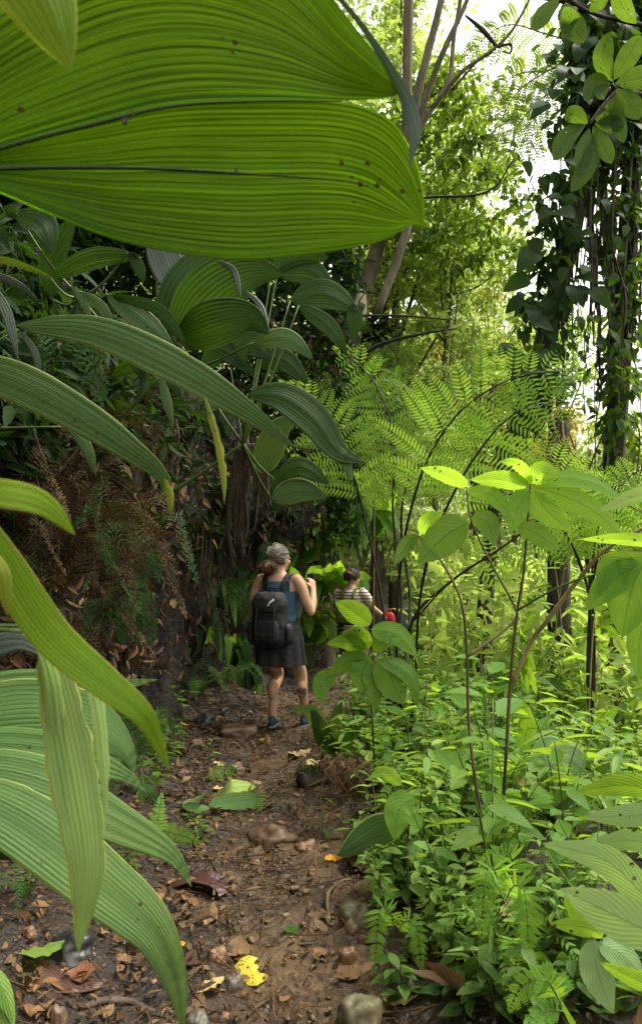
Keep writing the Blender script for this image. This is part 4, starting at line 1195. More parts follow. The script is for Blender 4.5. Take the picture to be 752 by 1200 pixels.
tb = at(377, 640, 11.0); tb[2] = gz(tb[0], tb[1])
G = thing('leaning_tree', 'slim grey tree leaning up from the bank with a bare pale patch on its trunk', 'tree', tb)
stem(G, [tb - np.array((0, 0, .2)), *pxg([(382, 560, 9), (398, 450, 9), (412, 400, 9), (425, 350, 9), (440, 295, 9), (458, 245, 9), (470, 200, 9)])], np.array([.17, .14, .12, .1, .09, .08]) * GK, 'bark_grey', 'trunk')
o = G.children[-1]
stem(G, pxg([(410, 412, 8.88), (414, 388, 8.88), (421, 362, 8.88), (424, 340, 8.9)]), np.array([.03, .085, .09, .04]) * GK, 'bark_pale', 'bark_patch')
for pts, r in (([(468, 205, 9), (480, 150, 9), (496, 80, 9), (512, 20, 9), (525, -40, 9)], [.07, .05, .035]), ([(470, 200, 9), (490, 140, 8.9), (515, 70, 8.8), (545, 5, 8.8), (560, -40, 8.8)], [.045, .035, .02]),
               ([(472, 198, 9), (495, 145, 9.1), (525, 95, 9.1), (532, 40, 9.2), (545, -30, 9.2)], [.04, .03, .02]), ([(505, 128, 9.1), (540, 85, 9), (575, 60, 9), (600, 35, 9), (625, -10, 9)], [.028, .02, .012]),
               ([(582, 55, 9), (565, 35, 9), (545, 18, 9)], [.02, .03, .012]), ([(582, 55, 9), (598, 52, 9), (597, 62, 9), (588, 60, 9)], [.018, .015, .008]), ([(530, 105, 9), (556, 75, 9), (576, 62, 9)], [.016, .012, .01]),
               ([(425, 355, 9), (400, 400, 9.1), (392, 440, 9.2)], [.05, .05, .06]), ([(440, 370, 9.1), (470, 290, 9.2), (480, 240, 9.3), (476, 150, 9.3), (479, -30, 9.3)], [.05, .055, .06, .06]),
               ([(416, 420, 9), (450, 402, 8.8), (500, 390, 8.6), (535, 385, 8.5)], [.03, .02, .01]), ([(420, 370, 9), (470, 370, 8.8), (530, 375, 8.7)], [.016, .013, .006]), ([(460, 245, 9), (495, 232, 8.9), (570, 225, 8.8), (602, 186, 8.8)], [.02, .015, .01])):
    stem(G, px(pts), r, 'bark_dark' if r[0] < .05 and len(pts) < 5 else 'bark_grey', 'limb')
mb = MB()
for i in range(120):
    u = rnd.uniform(455, 628); v = rnd.uniform(80, 310)
    if u > 560 and v < 170: continue
    if rnd.random() < .25: continue
    clump(mb, at(u, v, 11 + rnd.uniform(-.6, .7)), rnd.uniform(.2, .65), rnd.randint(18, 60), .125, T_MID, .6, (.0, .75), .5, .5)
mb.build('crown', M['tree_mid'], G)
mb = MB()
for i in range(80):
    u = rnd.uniform(400, 640); v = rnd.uniform(250, 420)
    clump(mb, at(u, v, 12.2 + rnd.uniform(-.8, 1.2)), rnd.uniform(.3, .75), rnd.randint(24, 80), .10, T_MID, .55, (.0, 1.0), .4, .5)
mb.build('crown', M['tree_lime'], G)
# shrub with dark leaves at its foot
KS = thing('dark_leaf_shrub', 'sprig of dark pointed leaves in front of the pale-patched trunk', 'shrub', at(440, 520, 8.3))
stem(KS, [ground_at(436, 8.5), *px([(438, 600, 8.4), (440, 520, 8.3), (446, 480, 8.2), (440, 440, 8.2)])], [.014, .012, .006])
mb = MB()
for i in range(26):
    p = at(rnd.uniform(400, 478), rnd.uniform(418, 492), 8.2 + rnd.uniform(-.3, .3))
    cloud(mb, p[None], rdirs(1, (.3, 0, -.3)), np.array([[0, -.4, 1.]]), np.array([rnd.uniform(.2, .34)]), np.array([.1]), T_FINE, np.array([rnd.random()]))
mb.build('foliage', M['broad_dark'], KS)
# withered umbrella-like tuft on a thin stalk
W = thing('withered_palm', 'withered brown tuft of dead leaves on a thin bare stalk near the giant leaf tip', 'palm', at(398, 420, 11.5))
stem(W, [ground_at(399, 11.5), *px([(399, 560, 11.5), (398, 420, 11.5), (397, 360, 11.5), (396, 300, 11.5), (400, 250, 11.5)])], [.045, .035, .022], 'stem_brown', 'trunk')
mb = MB()
for i in range(16):
    a = rnd.uniform(0, 6.28); c = at(395, 305, 11.5); dv = np.array((math.cos(a), math.sin(a), 0))
    leaf(mb, [c, c + dv * .15 + (0, 0, .05), c + dv * .23 - (0, 0, rnd.uniform(.06, .24))], .08, 'lance', n=8, m=2, tint=rnd.random() * .4)
mb.build('crown', M['dry_maroon'], W)

# ---- vine-draped trees on the right
VB = ground_at(566, 8.2)
V1 = thing('vine_tree', 'tall dark leaning trunk wrapped in big-leaved climbers, nearer the middle', 'tree', VB)
stem(V1, [VB - np.array((0, 0, .2)), *px([(566, 750, 8.2), (576, 620, 8.1), (598, 520, 7.9), (622, 450, 7.7), (650, 350, 7.5), (672, 250, 7.4), (690, 140, 7.3), (705, 0, 7.3), (715, -80, 7.3)])], [.10, .085, .09, .10, .11, .12, .12], 'bark_dark', 'trunk')
stem(V1, px([(690, 130, 7.3), (720, 105, 6.6), (745, 90, 6.0), (775, 70, 5.6)]), [.04, .03, .02], 'bark_dark', 'limb')
stem(V1, px([(700, 20, 7.3), (660, 0, 7.1), (600, -5, 7)]), [.05, .03, .02], 'bark_dark', 'limb')
VB2 = ground_at(712, 8.0)
V2 = thing('vine_tree', 'straighter dark trunk at the picture edge hung with roots and climbers', 'tree', VB2)
stem(V2, [VB2 - np.array((0, 0, .2)), *px([(716, 700, 8), (718, 560, 7.9), (725, 440, 7.8), (734, 300, 7.7), (742, 160, 7.6), (750, 0, 7.6), (755, -80, 7.6)])], [.12, .11, .11, .10, .09, .09], 'bark_dark', 'trunk')
V3B = ground_at(652, 8.6)
V3 = thing('vine_tree', 'short broken dark stump-like trunk between the two vine-draped trees', 'tree', V3B)
stem(V3, [V3B, *px([(653, 640, 8.5), (652, 560, 8.5), (655, 488, 8.5)])], [.14, .13, .12, .11], 'bark_dark', 'trunk')
HT = dict(prof='heart', fold=.15, bow=.2, n=10, m=6, ruffle=.04)
protos = []
for i in range(5):
    mb = MB(); leaf(mb, [(0, 0, 0), (.5, 0, .06), (1, 0, -.12)], .62, side=(0, 1, 0), tint=rnd.random(), **HT)
    protos.append(mb.mesh('heart_leaf', M['broad_dark']))


def stuck_leaf(parent, p, L, down=1.0):
    o = bpy.data.objects.new('leaf', rnd.choice(protos)); COL.objects.link(o); o.parent = parent
    o.location = tuple(np.asarray(p) - world_loc(parent))
    dr = Vector((rnd.uniform(-.9, .7), rnd.uniform(-1.0, .1), -down * rnd.uniform(.4, 1.4))).normalized()
    z = Vector((rnd.uniform(-.3, .3), -1, rnd.uniform(.2, 1.0))); y = z.cross(dr).normalized(); z = dr.cross(y)
    o.rotation_euler = Matrix((dr, y, z)).transposed().to_euler(); o.scale = (L, L, L)
    return o


cl1 = thing('climbing_vine', 'climber with large dark heart-shaped leaves up the leaning trunk', 'climbing vine', at(622, 450, 7.5))
stem(cl1, px([(622, 470, 7.5), (640, 360, 7.3), (664, 260, 7.2), (672, 150, 7.1), (690, 30, 7.1)]), [.02, .015, .01], 'stem_green')
for i in range(92):
    t_ = rnd.random() ** .75
    v = 470 - 470 * t_; u = np.interp(v, [-20, 100, 250, 350, 450, 500], [700, 682, 655, 645, 622, 612]) + rnd.gauss(0, 18 + 12 * t_)
    stuck_leaf(cl1, at(u, v, 7.15 + rnd.uniform(-.25, .2)), rnd.uniform(.13, .28))
for (u, v, l) in ((648, 200, .36), (628, 245, .3), (622, 290, .32), (640, 260, .42), (612, 335, .38), (605, 360, .3), (620, 305, .46), (612, 385, .34), (656, 90, .34), (672, 120, .32), (668, 92, .34), (640, 135, .4), (625, 420, .3), (668, 180, .42)):
    o = stuck_leaf(cl1, at(u + 8, v - 12, 6.9), l * .72, .6); o['label'] = 'large dark leaf sticking out against the sky'
cl2 = thing('climbing_vine', 'climber with smaller dark leaves and dangling stems on the straighter trunk', 'climbing vine', at(728, 440, 7.6))
stem(cl2, px([(722, 480, 7.6), (730, 330, 7.5), (738, 200, 7.4), (748, 20, 7.4)]), [.018, .012], 'stem_green')
for i in range(95):
    v = rnd.uniform(-20, 420); u = np.interp(v, [0, 200, 440], [735, 725, 718]) + rnd.gauss(0, 22)
    stuck_leaf(cl2, at(u, v, 7.3 + rnd.uniform(-.3, .3)), rnd.uniform(.1, .2))
for cl_, us_, d_ in ((cl1, [700, 682, 655, 645, 622, 600], 7.2), (cl2, [748, 742, 734, 728, 720, 716], 7.5)):
    mb = MB()
    for i in range(80):
        v = rnd.uniform(-20, 520); u = np.interp(v, [-20, 100, 250, 350, 450, 540], us_) + rnd.gauss(0, 13)
        clump(mb, at(u, v, d_ + rnd.uniform(-.15, .25)), rnd.uniform(.08, .2), rnd.randint(8, 20), .12, T_MID, 1.3, (.1, 1.0), 1.0, .55)
    mb.build('foliage', M['epi'] if cl_ is cl2 else M['broad_dark'], cl_)
# leafy dark mass between the trunks, and hanging vines below it
cl3 = thing('climbing_vine', 'dense curtain of small dark climber leaves filling the gap between both trunks', 'climbing vine', at(700, 250, 7.4))
mb = MB()
for i in range(210):
    v = rnd.uniform(-30, 330) if i % 3 else rnd.uniform(-30, 170); u = rnd.uniform(np.interp(v, [0, 330], [672, 655]), 770) + rnd.gauss(0, 5)
    if v > 150 and rnd.random() < (v - 150) / 150: continue
    clump(mb, at(u, v, 7.5 + rnd.uniform(-.3, .4)), rnd.uniform(.1, .3), rnd.randint(12, 34), .11, T_MID, 1.2, (.0, .9), 1.2, .5)
mb.build('foliage', M['broad_dark'], cl3)
for i in range(34):
    u = rnd.uniform(652, 752); v0 = rnd.uniform(120, 300); v1 = v0 + rnd.uniform(160, 330); d = 7.3 + rnd.uniform(-.3, .5)
    vt = thing('hanging_vine', 'thin dark vine hanging straight down among the roots between both dark trunks', 'vine', at(u, v0, d), 'hanging vines between the trunks')
    pts = [at(u, v0, d)]
    for j in range(1, 6): pts.append(at(u + rnd.gauss(0, 4), v0 + (v1 - v0) * j / 5, d))
    mb = MB(); rr = rnd.uniform(.004, .016); tube(mb, pts, [rr, rr * .8, rr * rnd.uniform(.4, 1.1), rr * .4], 5, 26, wob=.6)
    mb.build('stem', M['bark_dark' if i % 3 else 'root'], vt)
    mb = MB(); k = rnd.randint(4, 14); q = np.array([pts[rnd.randint(0, 5)] + np.array((rnd.gauss(0, .03), rnd.gauss(0, .03), rnd.gauss(0, .15))) for _ in range(k)])
    cloud(mb, q, rdirs(k, (0, 0, -1.2)), rdirs(k, (0, -1, .3)), rng.uniform(.06, .16, k), rng.uniform(.03, .06, k), T_MID, rng.random(k) * .6)
    mb.build('foliage', M['broad_dark'], vt)
for u0, lab in ((655, 'tangle of pale roots around the broken trunk'), (715, 'tangle of pale roots at the foot of the straighter dark trunk')):
    rt_ = thing('root_tangle', lab, 'roots', at(u0, 560, 8.2)); mb = MB()
    for i in range(16):
        a = at(u0 + rnd.gauss(0, 14), rnd.uniform(470, 540), 8.2); b = at(u0 + rnd.gauss(0, 22), rnd.uniform(560, 640), 8.1)
        tube(mb, [a, .5 * (a + b) + rng.normal(size=3) * .08, b], [.012, .009, .006], 5, 12)
    mb.build('root_strand', M['stem_tan' if u0 < 700 else 'root'], rt_)  # separate roots joined into one mesh
# epiphyte rosettes hanging into the sky gap
E = thing('epiphyte_branch', 'branch with rosettes of large paddle-shaped green leaves hanging over the vine-draped trunks', 'branch', at(790, 115, 5.2))
stem(E, px([(752, 60, 7.6), (790, 90, 6.6), (815, 112, 5.8), (800, 118, 5.2)]), [.06, .05, .03], 'bark_dark', 'limb')
stem(E, px([(800, 118, 5.2), (752, 112, 5.2), (722, 106, 5.2), (716, 98, 5.2)]), [.03, .022, .014], 'bark_dark', 'limb')
stem(E, px([(722, 106, 5.2), (705, 125, 5.15), (690, 145, 5.1)]), [.014, .012, .01], 'bark_dark', 'limb')
stem(E, px([(790, 90, 6.6), (820, 60, 5.8), (800, 40, 5.2)]), [.04, .03, .02], 'bark_dark', 'limb')
stem(E, px([(800, 40, 5.2), (745, 28, 5.2), (690, 14, 5.2), (655, -10, 5.2)]), [.02, .014, .01], 'bark_dark', 'limb')
EP = dict(prof='obovate', fold=.15, bow=.15, n=14, m=6, ruffle=.05)
for pts, wp, rl, tn in [([(718, 96), (706, 70), (712, 38)], 26, .3, .6), ([(718, 94), (732, 72), (750, 40)], 28, .3, .8), ([(720, 98), (745, 92), (775, 86)], 30, .4, .7), ([(722, 104), (735, 118), (748, 140)], 28, .3, .6),
                        ([(714, 100), (704, 108), (700, 116)], 18, .3, .8), ([(714, 98), (698, 95), (684, 118)], 22, .3, .3), ([(688, 145), (672, 134), (660, 136)], 22, .3, .5), ([(686, 146), (665, 160), (648, 188)], 26, .2, .6),
                        ([(690, 150), (684, 175), (679, 205)], 22, .2, .8), ([(694, 148), (705, 168), (716, 192)], 22, .2, .5), ([(696, 146), (712, 145), (730, 150)], 22, .3, .2), ([(696, 140), (715, 135), (722, 112)], 26, .3, .4),
                        ([(722, 110), (722, 135), (730, 168)], 20, .3, .3), ([(680, 20), (672, 30), (660, 8)], 24, .3, .8), ([(662, 2), (668, 25), (684, 50)], 30, .2, .7), ([(655, 0), (640, 14), (621, 34)], 22, .3, .6),
                        ([(690, 14), (700, 2), (700, -20)], 26, .3, .6), ([(745, 28), (730, 10), (720, -15)], 24, .3, .5), ([(700, 150), (690, 190), (668, 225)], 24, .3, .1)]:
    hleaf(E, 'leaf', M['epi'], [(a, b, 5.1 - .04 * i) for i, (a, b) in enumerate(pts)], wp, rl, tint=tn, **EP)


# ---- farther trees: trunk, limbs and a ragged crown each
def tree(name, label, u, d, htop, cr, nclump, nleaf, lsize, mat, trunk_r=.16, seedshift=0, lean=0.0, cz=.6, bark='bark_far', group=None, aspect=.5):
    b = ground_at(u, d)
    t = thing(name, label, 'tree', b, group)
    top = b + np.array((lean, 0, htop * .85))
    stem(t, [b - np.array((0, 0, .3)), b + np.array((lean * .2, .1, htop * .3)), b + np.array((lean * .6, -.1, htop * .6)), top], [trunk_r, trunk_r * .75, trunk_r * .5, trunk_r * .2], bark, 'trunk')
    mb = MB(); lim = MB()
    for i in range(nclump):
        dv = unit(rng.normal(size=3) + np.array((0, 0, .1))) * rnd.uniform(.45, 1.0)
        c = b + np.array((lean * .8, 0, htop * (1 - cz / 2))) + dv * np.array((cr, cr, htop * cz / 2))
        clump(mb, c, cr * rnd.uniform(.16, .42), int(nleaf * rnd.uniform(.35, 1.1)), lsize * .85, T_FAR, .5, tuple(sorted((rnd.uniform(0, .5), rnd.uniform(.5, 1.0)))), .3, aspect)
        if i % 3 == 0 and i < 36:
            s = b + np.array((lean * .5, 0, htop * rnd.uniform(.4, .75)))
            tube(lim, [s, .5 * (s + c) + np.array((0, 0, -.1)), c], [trunk_r * .3, trunk_r * .18, .012], 5, 10)
    if lim.n: lim.build('limb', M[bark], t)
    mb.build('crown', M[mat], t)
    return t


for args in [
    ('broadleaf_tree', 'tallest lime tree, reaching the top edge behind the bare upright trunk', 462, 14, 13.5, 2.3, 95, 150, .19, 'tree_lime', .13, 0, .1, .7),
    ('slim_tree', 'slim bare-trunked tree with a sparse crown, close behind the leaning trunk', 505, 12, 8.8, 1.2, 30, 90, .14, 'tree_lime', .07, 0, .5, .5, 'bark_grey'),
    ('slim_tree', 'thin pale-trunked tree in the gap beside the tall feathery tree fern', 590, 13, 6.4, .9, 22, 90, .14, 'tree_gold', .05, 0, -.4, .5, 'bark_grey'),
    ('slim_tree', 'thin tree with pale stem standing behind the arching tree fern', 540, 10.5, 4.6, .8, 16, 80, .12, 'tree_lime', .05, 0, .5, .45, 'bark_grey'),
    ('broadleaf_tree', 'tall sunlit tree behind the giant leaf tip, crown against the sky', 440, 13, 9.5, 2.0, 70, 130, .17, 'tree_lime', .14, 0, .3, .75),
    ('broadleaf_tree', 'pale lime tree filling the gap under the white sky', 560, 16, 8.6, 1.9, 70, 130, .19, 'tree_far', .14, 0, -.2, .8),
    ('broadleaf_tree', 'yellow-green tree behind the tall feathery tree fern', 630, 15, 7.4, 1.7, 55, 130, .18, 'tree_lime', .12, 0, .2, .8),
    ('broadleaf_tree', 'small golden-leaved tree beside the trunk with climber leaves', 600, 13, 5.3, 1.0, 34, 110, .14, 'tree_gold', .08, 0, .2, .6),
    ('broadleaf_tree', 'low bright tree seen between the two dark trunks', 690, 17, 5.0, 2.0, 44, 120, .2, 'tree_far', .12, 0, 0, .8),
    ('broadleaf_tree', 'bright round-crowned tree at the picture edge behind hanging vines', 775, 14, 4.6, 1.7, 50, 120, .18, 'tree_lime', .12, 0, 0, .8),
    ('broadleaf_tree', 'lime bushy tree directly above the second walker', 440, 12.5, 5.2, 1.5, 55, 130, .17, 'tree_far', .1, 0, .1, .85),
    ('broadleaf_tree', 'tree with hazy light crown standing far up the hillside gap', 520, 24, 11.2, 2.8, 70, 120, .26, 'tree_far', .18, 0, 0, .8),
    ('broadleaf_tree', 'dark green tree rising from the bank above the palm leaves', 300, 12, 6.4, 2.0, 90, 150, .2, 'tree_dark', .15, 0, .2, .8),
    ('broadleaf_tree', 'shaded tree high on the bank behind the giant leaf', 200, 10, 5.6, 1.9, 90, 150, .2, 'tree_dark', .15, 0, 0, .8),
    ('broadleaf_tree', 'deep shaded tree over the near bank, behind the giant leaf base', 60, 7.5, 4.6, 1.6, 90, 150, .18, 'tree_dark', .12, 0, 0, .8),
]:
    tree(*args)

# bright big-leaved plants on the sunny bank past the hiker
for (uv, n, lab, wid) in (((355, 640), 8, 'sunlit leaves on the bank just past the raised arm of the hiker', .8), ((362, 735), 8, 'leaves at knee height between the two walkers', .7), ((345, 590), 8, 'bright hanging leaves under the striped pale blade', .8), ((405, 585), 9, 'glowing leaves high on the bank below the tree fern', .9), ((385, 630), 9, 'cluster of glowing broad leaves on the bank just above the striped walker', 1.0), ((372, 560), 9, 'bright leaves under the tree fern on the sunny side of the bank', 1.0), ((425, 615), 9, 'lime broad leaves beside the thin black stipe', .9),
                          ((395, 690), 7, 'leafy plant between the two walkers', .7), ((365, 690), 7, 'shaded leafy plant behind the raised arm of the hiker', .7)):
    d = 10.2 if uv[1] < 650 else 9.7
    r0 = at(uv[0], uv[1] + 50, d)
    lv = []
    for i in range(n):
        a = rnd.uniform(-1, 1); L = rnd.uniform(40, 70) * wid
        lv.append(('broad_lime' if rnd.random() < .7 else 'broad', [(uv[0] + 10 * a, uv[1] + 20, d), (uv[0] + 28 * a, uv[1] - L * .35, d - .2), (uv[0] + 46 * a, uv[1] + rnd.uniform(-40, 40), d - .5)], rnd.uniform(18, 30), .4, dict(OV, tint=rnd.random())))
    leafplant('bank_plant', lab, 'plant', r0, lv)
# herbs at the foot of the wet bank, beside the hiker
for (uv, lab) in (((262, 700), 'long-leaved plant hanging behind the black pack'), ((255, 640), 'leafy plant hanging above the shoulder of the hiker'), ((292, 800), 'low leaves at the heel of the bank behind the hiker'), ((272, 770), 'broad dark leaves at the foot of the bank beside the hiker'), ((238, 740), 'pointed leaf plant growing out of the wet bank'), ((290, 690), 'long narrow leaves hanging by the black pack'), ((140, 690), 'small ferny plant on the near bank under the dead fern')):
    p = on_bank(uv[0], uv[1] + 20, .03); d = p[1]
    lv = []
    for i in range(7):
        a = rnd.uniform(-1, 1)
        lv.append(('broad' if i % 2 else 'broad_dark', [(uv[0], uv[1] + 15, d - .05), (uv[0] + 14 * a, uv[1] - rnd.uniform(0, 25), d - .2), (uv[0] + 24 * a, uv[1] + rnd.uniform(10, 40), d - .3)], rnd.uniform(9, 16), .4, dict(OV, tint=rnd.random())))
    leafplant('bank_herb', lab, 'plant', p, lv)
# roots dangling from the overhang, each tangle joined into one mesh
for i, (u0, v0, v1, n, lab) in enumerate(((150, 600, 760, 10, 'tangle of dead brown roots hanging over the wet black rock'), (205, 480, 620, 12, 'thin roots trailing from the shaded overhang'), (285, 520, 680, 12, 'root curtain beside the shaggy brown root stem'),
                                          (330, 590, 640, 10, 'roots fringing the earthy overhang above the hiker'), (235, 620, 780, 9, 'dead roots against the wet bank beside the hiker'))):
    t = thing('root_tangle', lab, 'vine', on_bank(u0, v0, .1)); mb = MB()
    for j in range(n):
        a = on_bank(u0 + rnd.gauss(0, 8), v0 + rnd.gauss(0, 12), .12); dz = (v1 - v0) * a[1] / FPX * rnd.uniform(.5, 1.1)
        tube(mb, [a + (0, .1, .05), a + (rnd.gauss(0, .03), -.04, -.3 * dz), a + (rnd.gauss(0, .06), -.02, -.7 * dz), a + (rnd.gauss(0, .08), 0, -dz)], [.009, .006, .004, .002], 5, 14, wob=.4)
    mb.build('root_strand', M['root'], t)
RS = thing('root_stem', 'shaggy brown root hanging like a rope by the drooping dark leaf', 'root', at(283, 500, 6.6))
for q_ in range(16):
    u_ = 284 + rnd.gauss(0, 6); stem(RS, px([(u_, 500 + rnd.uniform(-10, 25), 6.6 + rnd.gauss(0, .04)), (u_ + rnd.gauss(-2, 4), 560, 6.58), (u_ + rnd.gauss(-4, 6), 615, 6.6), (u_ + rnd.gauss(-6, 7), rnd.uniform(625, 675), 6.6)]), [.014, .02, .016, .006], 'root', 'strand')
for q_ in range(8):
    u_ = 300 + rnd.gauss(0, 6); stem(RS, px([(u_ - 8, 520, 6.5), (u_ + 4, 550, 6.5), (u_ + rnd.gauss(10, 4), rnd.uniform(575, 602), 6.5)]), [.012, .018, .008], 'root', 'strand')

# ---- masses nobody could count
mb = MB()
for i in range(150):
    az = rnd.uniform(-.25, .52); d = rnd.uniform(20, 46)
    p = np.array((d * math.sin(az), d * math.cos(az), 0)); p[2] = gz(p[0], p[1]) + rnd.uniform(.3, 2.0)
    r = rnd.uniform(1.2, 2.4); b0 = rnd.uniform(0, .6)
    clump(mb, p, r, 230, .36, T_FAR, .9, (b0, b0 + .4), .3, .5)
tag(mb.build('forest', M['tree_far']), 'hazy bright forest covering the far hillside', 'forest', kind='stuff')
mb = MB(); n = 6000
yy = rng.uniform(2.4, 13, n); xx = np.array([float(trail_x(y)) for y in yy]) + .42 + rng.gamma(1.6, 1.1, n)
zz = height(xx, yy); ok = vn(xx * 1.9, yy * 1.9) > -.12
xx, yy, zz = xx[ok], yy[ok], zz[ok]; n = len(xx)
hgt = rng.random(n) ** 1.6 * (.08 + .3 * sstep(.6, 2.0, xx - trail_x(yy)))
L = (.05 + .17 * rng.random(n) ** 2.5) * (1 + .08 * yy)
dry_ = rng.random(n) < .09
for msk, mi_ in ((~dry_, 0), (dry_, 1)):
    cloud(mb, np.stack([xx, yy, zz + .01 + hgt], 1)[msk], rdirs(n, (0, 0, .15))[msk], rdirs(n, (0, 0, 1.3))[msk], L[msk], (L * rng.uniform(.22, .55, n))[msk], T_MID, (rng.random(n))[msk], mi_)
tag(mb.build('ground_cover', [M['herb2'], M['dry']]), 'mixed low leaves covering the slope soil', 'ground cover', kind='stuff')
mb = MB(); n = 16000
az = rng.uniform(.04, .50, n); d = rng.uniform(7, 20, n); xx = d * np.sin(az); yy = d * np.cos(az)
ok = xx - trail_x(yy) > 1.0; xx, yy, d = xx[ok], yy[ok], d[ok]; n = len(xx)
cl = vn(xx * .9, yy * .9) + .5
zz = height(xx, yy) + rng.random(n) ** 1.2 * (.5 + 1.3 * cl)
L = rng.uniform(.1, .26, n)
cloud(mb, np.stack([xx, yy, zz], 1), rdirs(n, (0, 0, .0)), rdirs(n, (0, 0, 1.2)), L, L * rng.uniform(.2, .5, n), T_MID, np.clip(cl + rng.normal(size=n) * .25, 0, 1))
tag(mb.build('undergrowth', M['tree_lime']), 'bright tangled undergrowth filling the gully', 'undergrowth', kind='stuff')
mb = MB(); n = 7000
yy = rng.uniform(3.0, 12.5, n); hh = rng.uniform(.4, 4.6, n)
for i in range(60):
    pass
u_ = rng.uniform(-40, 420, n); v_ = rng.uniform(215, 640, n)
PB = []
for a, b in zip(u_[:2600], v_[:2600]):
    if 200 < a < 380 and b > 560 and rnd.random() < .6: continue
    if a < 200 and b > 520 and rnd.random() < .75: continue
    PB.append(on_bank(a, b, rnd.uniform(.0, .22)))
PB = np.array(PB); PB = PB[PB[:, 1] < 16]; n = len(PB)
PB = np.repeat(PB, 4, 0) + rng.normal(size=(n * 4, 3)) * .07; n = len(PB); L = rng.uniform(.06, .2, n)
cloud(mb, PB, rdirs(n, (.3, -.5, -.6)), rdirs(n, (.3, -.5, .8)), L, L * rng.uniform(.2, .45, n), T_MID, rng.random(n))
PD = np.array([on_bank(rnd.uniform(-40, 400), rnd.uniform(380, 800), rnd.uniform(0, .05)) for _ in range(1300)]); PD = PD[PD[:, 1] < 14]
PD = np.repeat(PD, 4, 0) + rng.normal(size=(len(PD) * 4, 3)) * .06; nd = len(PD); L = rng.uniform(.03, .16, nd)
cloud(mb, PD, rdirs(nd, (.2, -.3, -1.0)), rdirs(nd, (.4, -.6, .3)), L, L * rng.uniform(.12, .5, nd), T_MID, rng.random(nd) * .7, 1)
tag(mb.build('bank_growth', [M['tree_dark'], M['dry']]), 'small shade-toned leaves and dead brown scraps clothing the shaded bank', 'undergrowth', kind='stuff')


# ------------------------------------------------------------------ stones, sticks and fallen leaves on the path
def ico(sub=3):
    import bmesh
    bm = bmesh.new(); bmesh.ops.create_icosphere(bm, subdivisions=sub, radius=1)
    V = np.array([v.co[:] for v in bm.verts]); T = np.array([[v.index for v in f.verts] for f in bm.faces]); bm.free()
    return V, T


IV, IT = ico(4)


def stone(label, u, v, w, h, mat, block=.35, sink=.5, deep=.9, name='stone', group=None, rz=None):
    """a stone covering about w x h picture pixels whose middle is seen at (u, v)"""
    p = on_ground(u, v + h * .3); s = p[1] / FPX
    W, H, D = w * s * .5, h * s * .62, w * s * .5 * deep
    seed = rnd.random() * 90
    nz = np.array([mnoise.noise(Vector(x) * 1.1 + Vector((seed, 0, 0))) + .45 * mnoise.noise(Vector(x) * 2.7 + Vector((0, seed, 0))) for x in IV])
    fine = np.array([mnoise.noise(Vector(x) * 7 + Vector((0, seed, 3))) for x in IV])
    # squarish stones: pull the ball toward a box
    B = IV / np.max(np.abs(IV), 1, keepdims=True) ** .8
    V = (IV * (1 - block) + B * block * .85) * (1 + .36 * nz + .05 * fine)[:, None]
    a = rnd.uniform(0, 3.1) if rz is None else rz
    V = V * np.array((W, D, H)); c, s_ = math.cos(a * .3), math.sin(a * .3)
    V = np.stack([V[:, 0] * c - V[:, 1] * s_, V[:, 0] * s_ + V[:, 1] * c, V[:, 2]], 1)
    o = bpy.data.objects.new(name, None); bpy.data.objects.remove(o)
    mb = MB(); mb.add(V, None, IT)
    me = mb.mesh(name, M[mat]); ob = bpy.data.objects.new(name, me); COL.objects.link(ob)
    ob.location = (p[0], p[1], gz(p[0], p[1]) + H * (1 - 2 * sink) * .6)
    return tag(ob, label, 'stone', group)


stone('rounded brown stone half sunk in the middle of the path', 318, 979, 52, 26, 'rock_brown', .2)
stone('smaller brown stone touching the path-middle stone', 356, 990, 26, 18, 'rock_orange', .2)
stone('flat wide brown slab of rock just behind the heel of the hiker', 277, 856, 46, 24, 'rock_brown', .7)
stone('dark wet rounded stone left of the brown slab', 241, 842, 24, 18, 'rock_dark', .2)
stone('small block of tan rock standing on end on the path', 278, 901, 22, 22, 'rock_brown', .8)
stone('pale tan pebble beside the upright block', 299, 919, 20, 14, 'rock_tan', .2)
stone('large round greenish stone at the foot of the bright fern', 419, 1069, 42, 36, 'rock_moss', .25)
stone('small tan stone leaning on the greenish stone', 412, 1086, 17, 22, 'rock_tan', .3)
stone('brown stone below the greenish one on the path edge', 408, 1119, 24, 28, 'rock_orange', .3)
stone('big rounded grey-tan stone at the bottom of the path', 420, 1184, 54, 52, 'rock_moss', .3)
stone('orange-brown angular stone lying alone on the near mud', 253, 1117, 26, 22, 'rock_orange', .5)
stone('grey stone near the fallen bright yellow leaf', 274, 1150, 24, 24, 'rock_grey', .35)
stone('grey flat stone on the soil under the small fern', 473, 1152, 30, 30, 'rock_grey', .4)
stone('brown rounded stone half buried below the seedlings', 525, 1155, 30, 26, 'rock_brown', .3)
stone('brown block-shaped stone leaning out of dead leaves at the near edge', 161, 1102, 24, 40, 'rock_brown', .7)
stone('grey stone at the picture bottom beside the blade tip', 231, 1195, 30, 22, 'rock_grey', .3)
stone('long brown stone upright in litter at the bottom corner', 66, 1190, 26, 36, 'rock_brown', .6)
stone('dark flat slab of wet rock under the pleated blade', 85, 1105, 52, 40, 'rock_dark', .6)
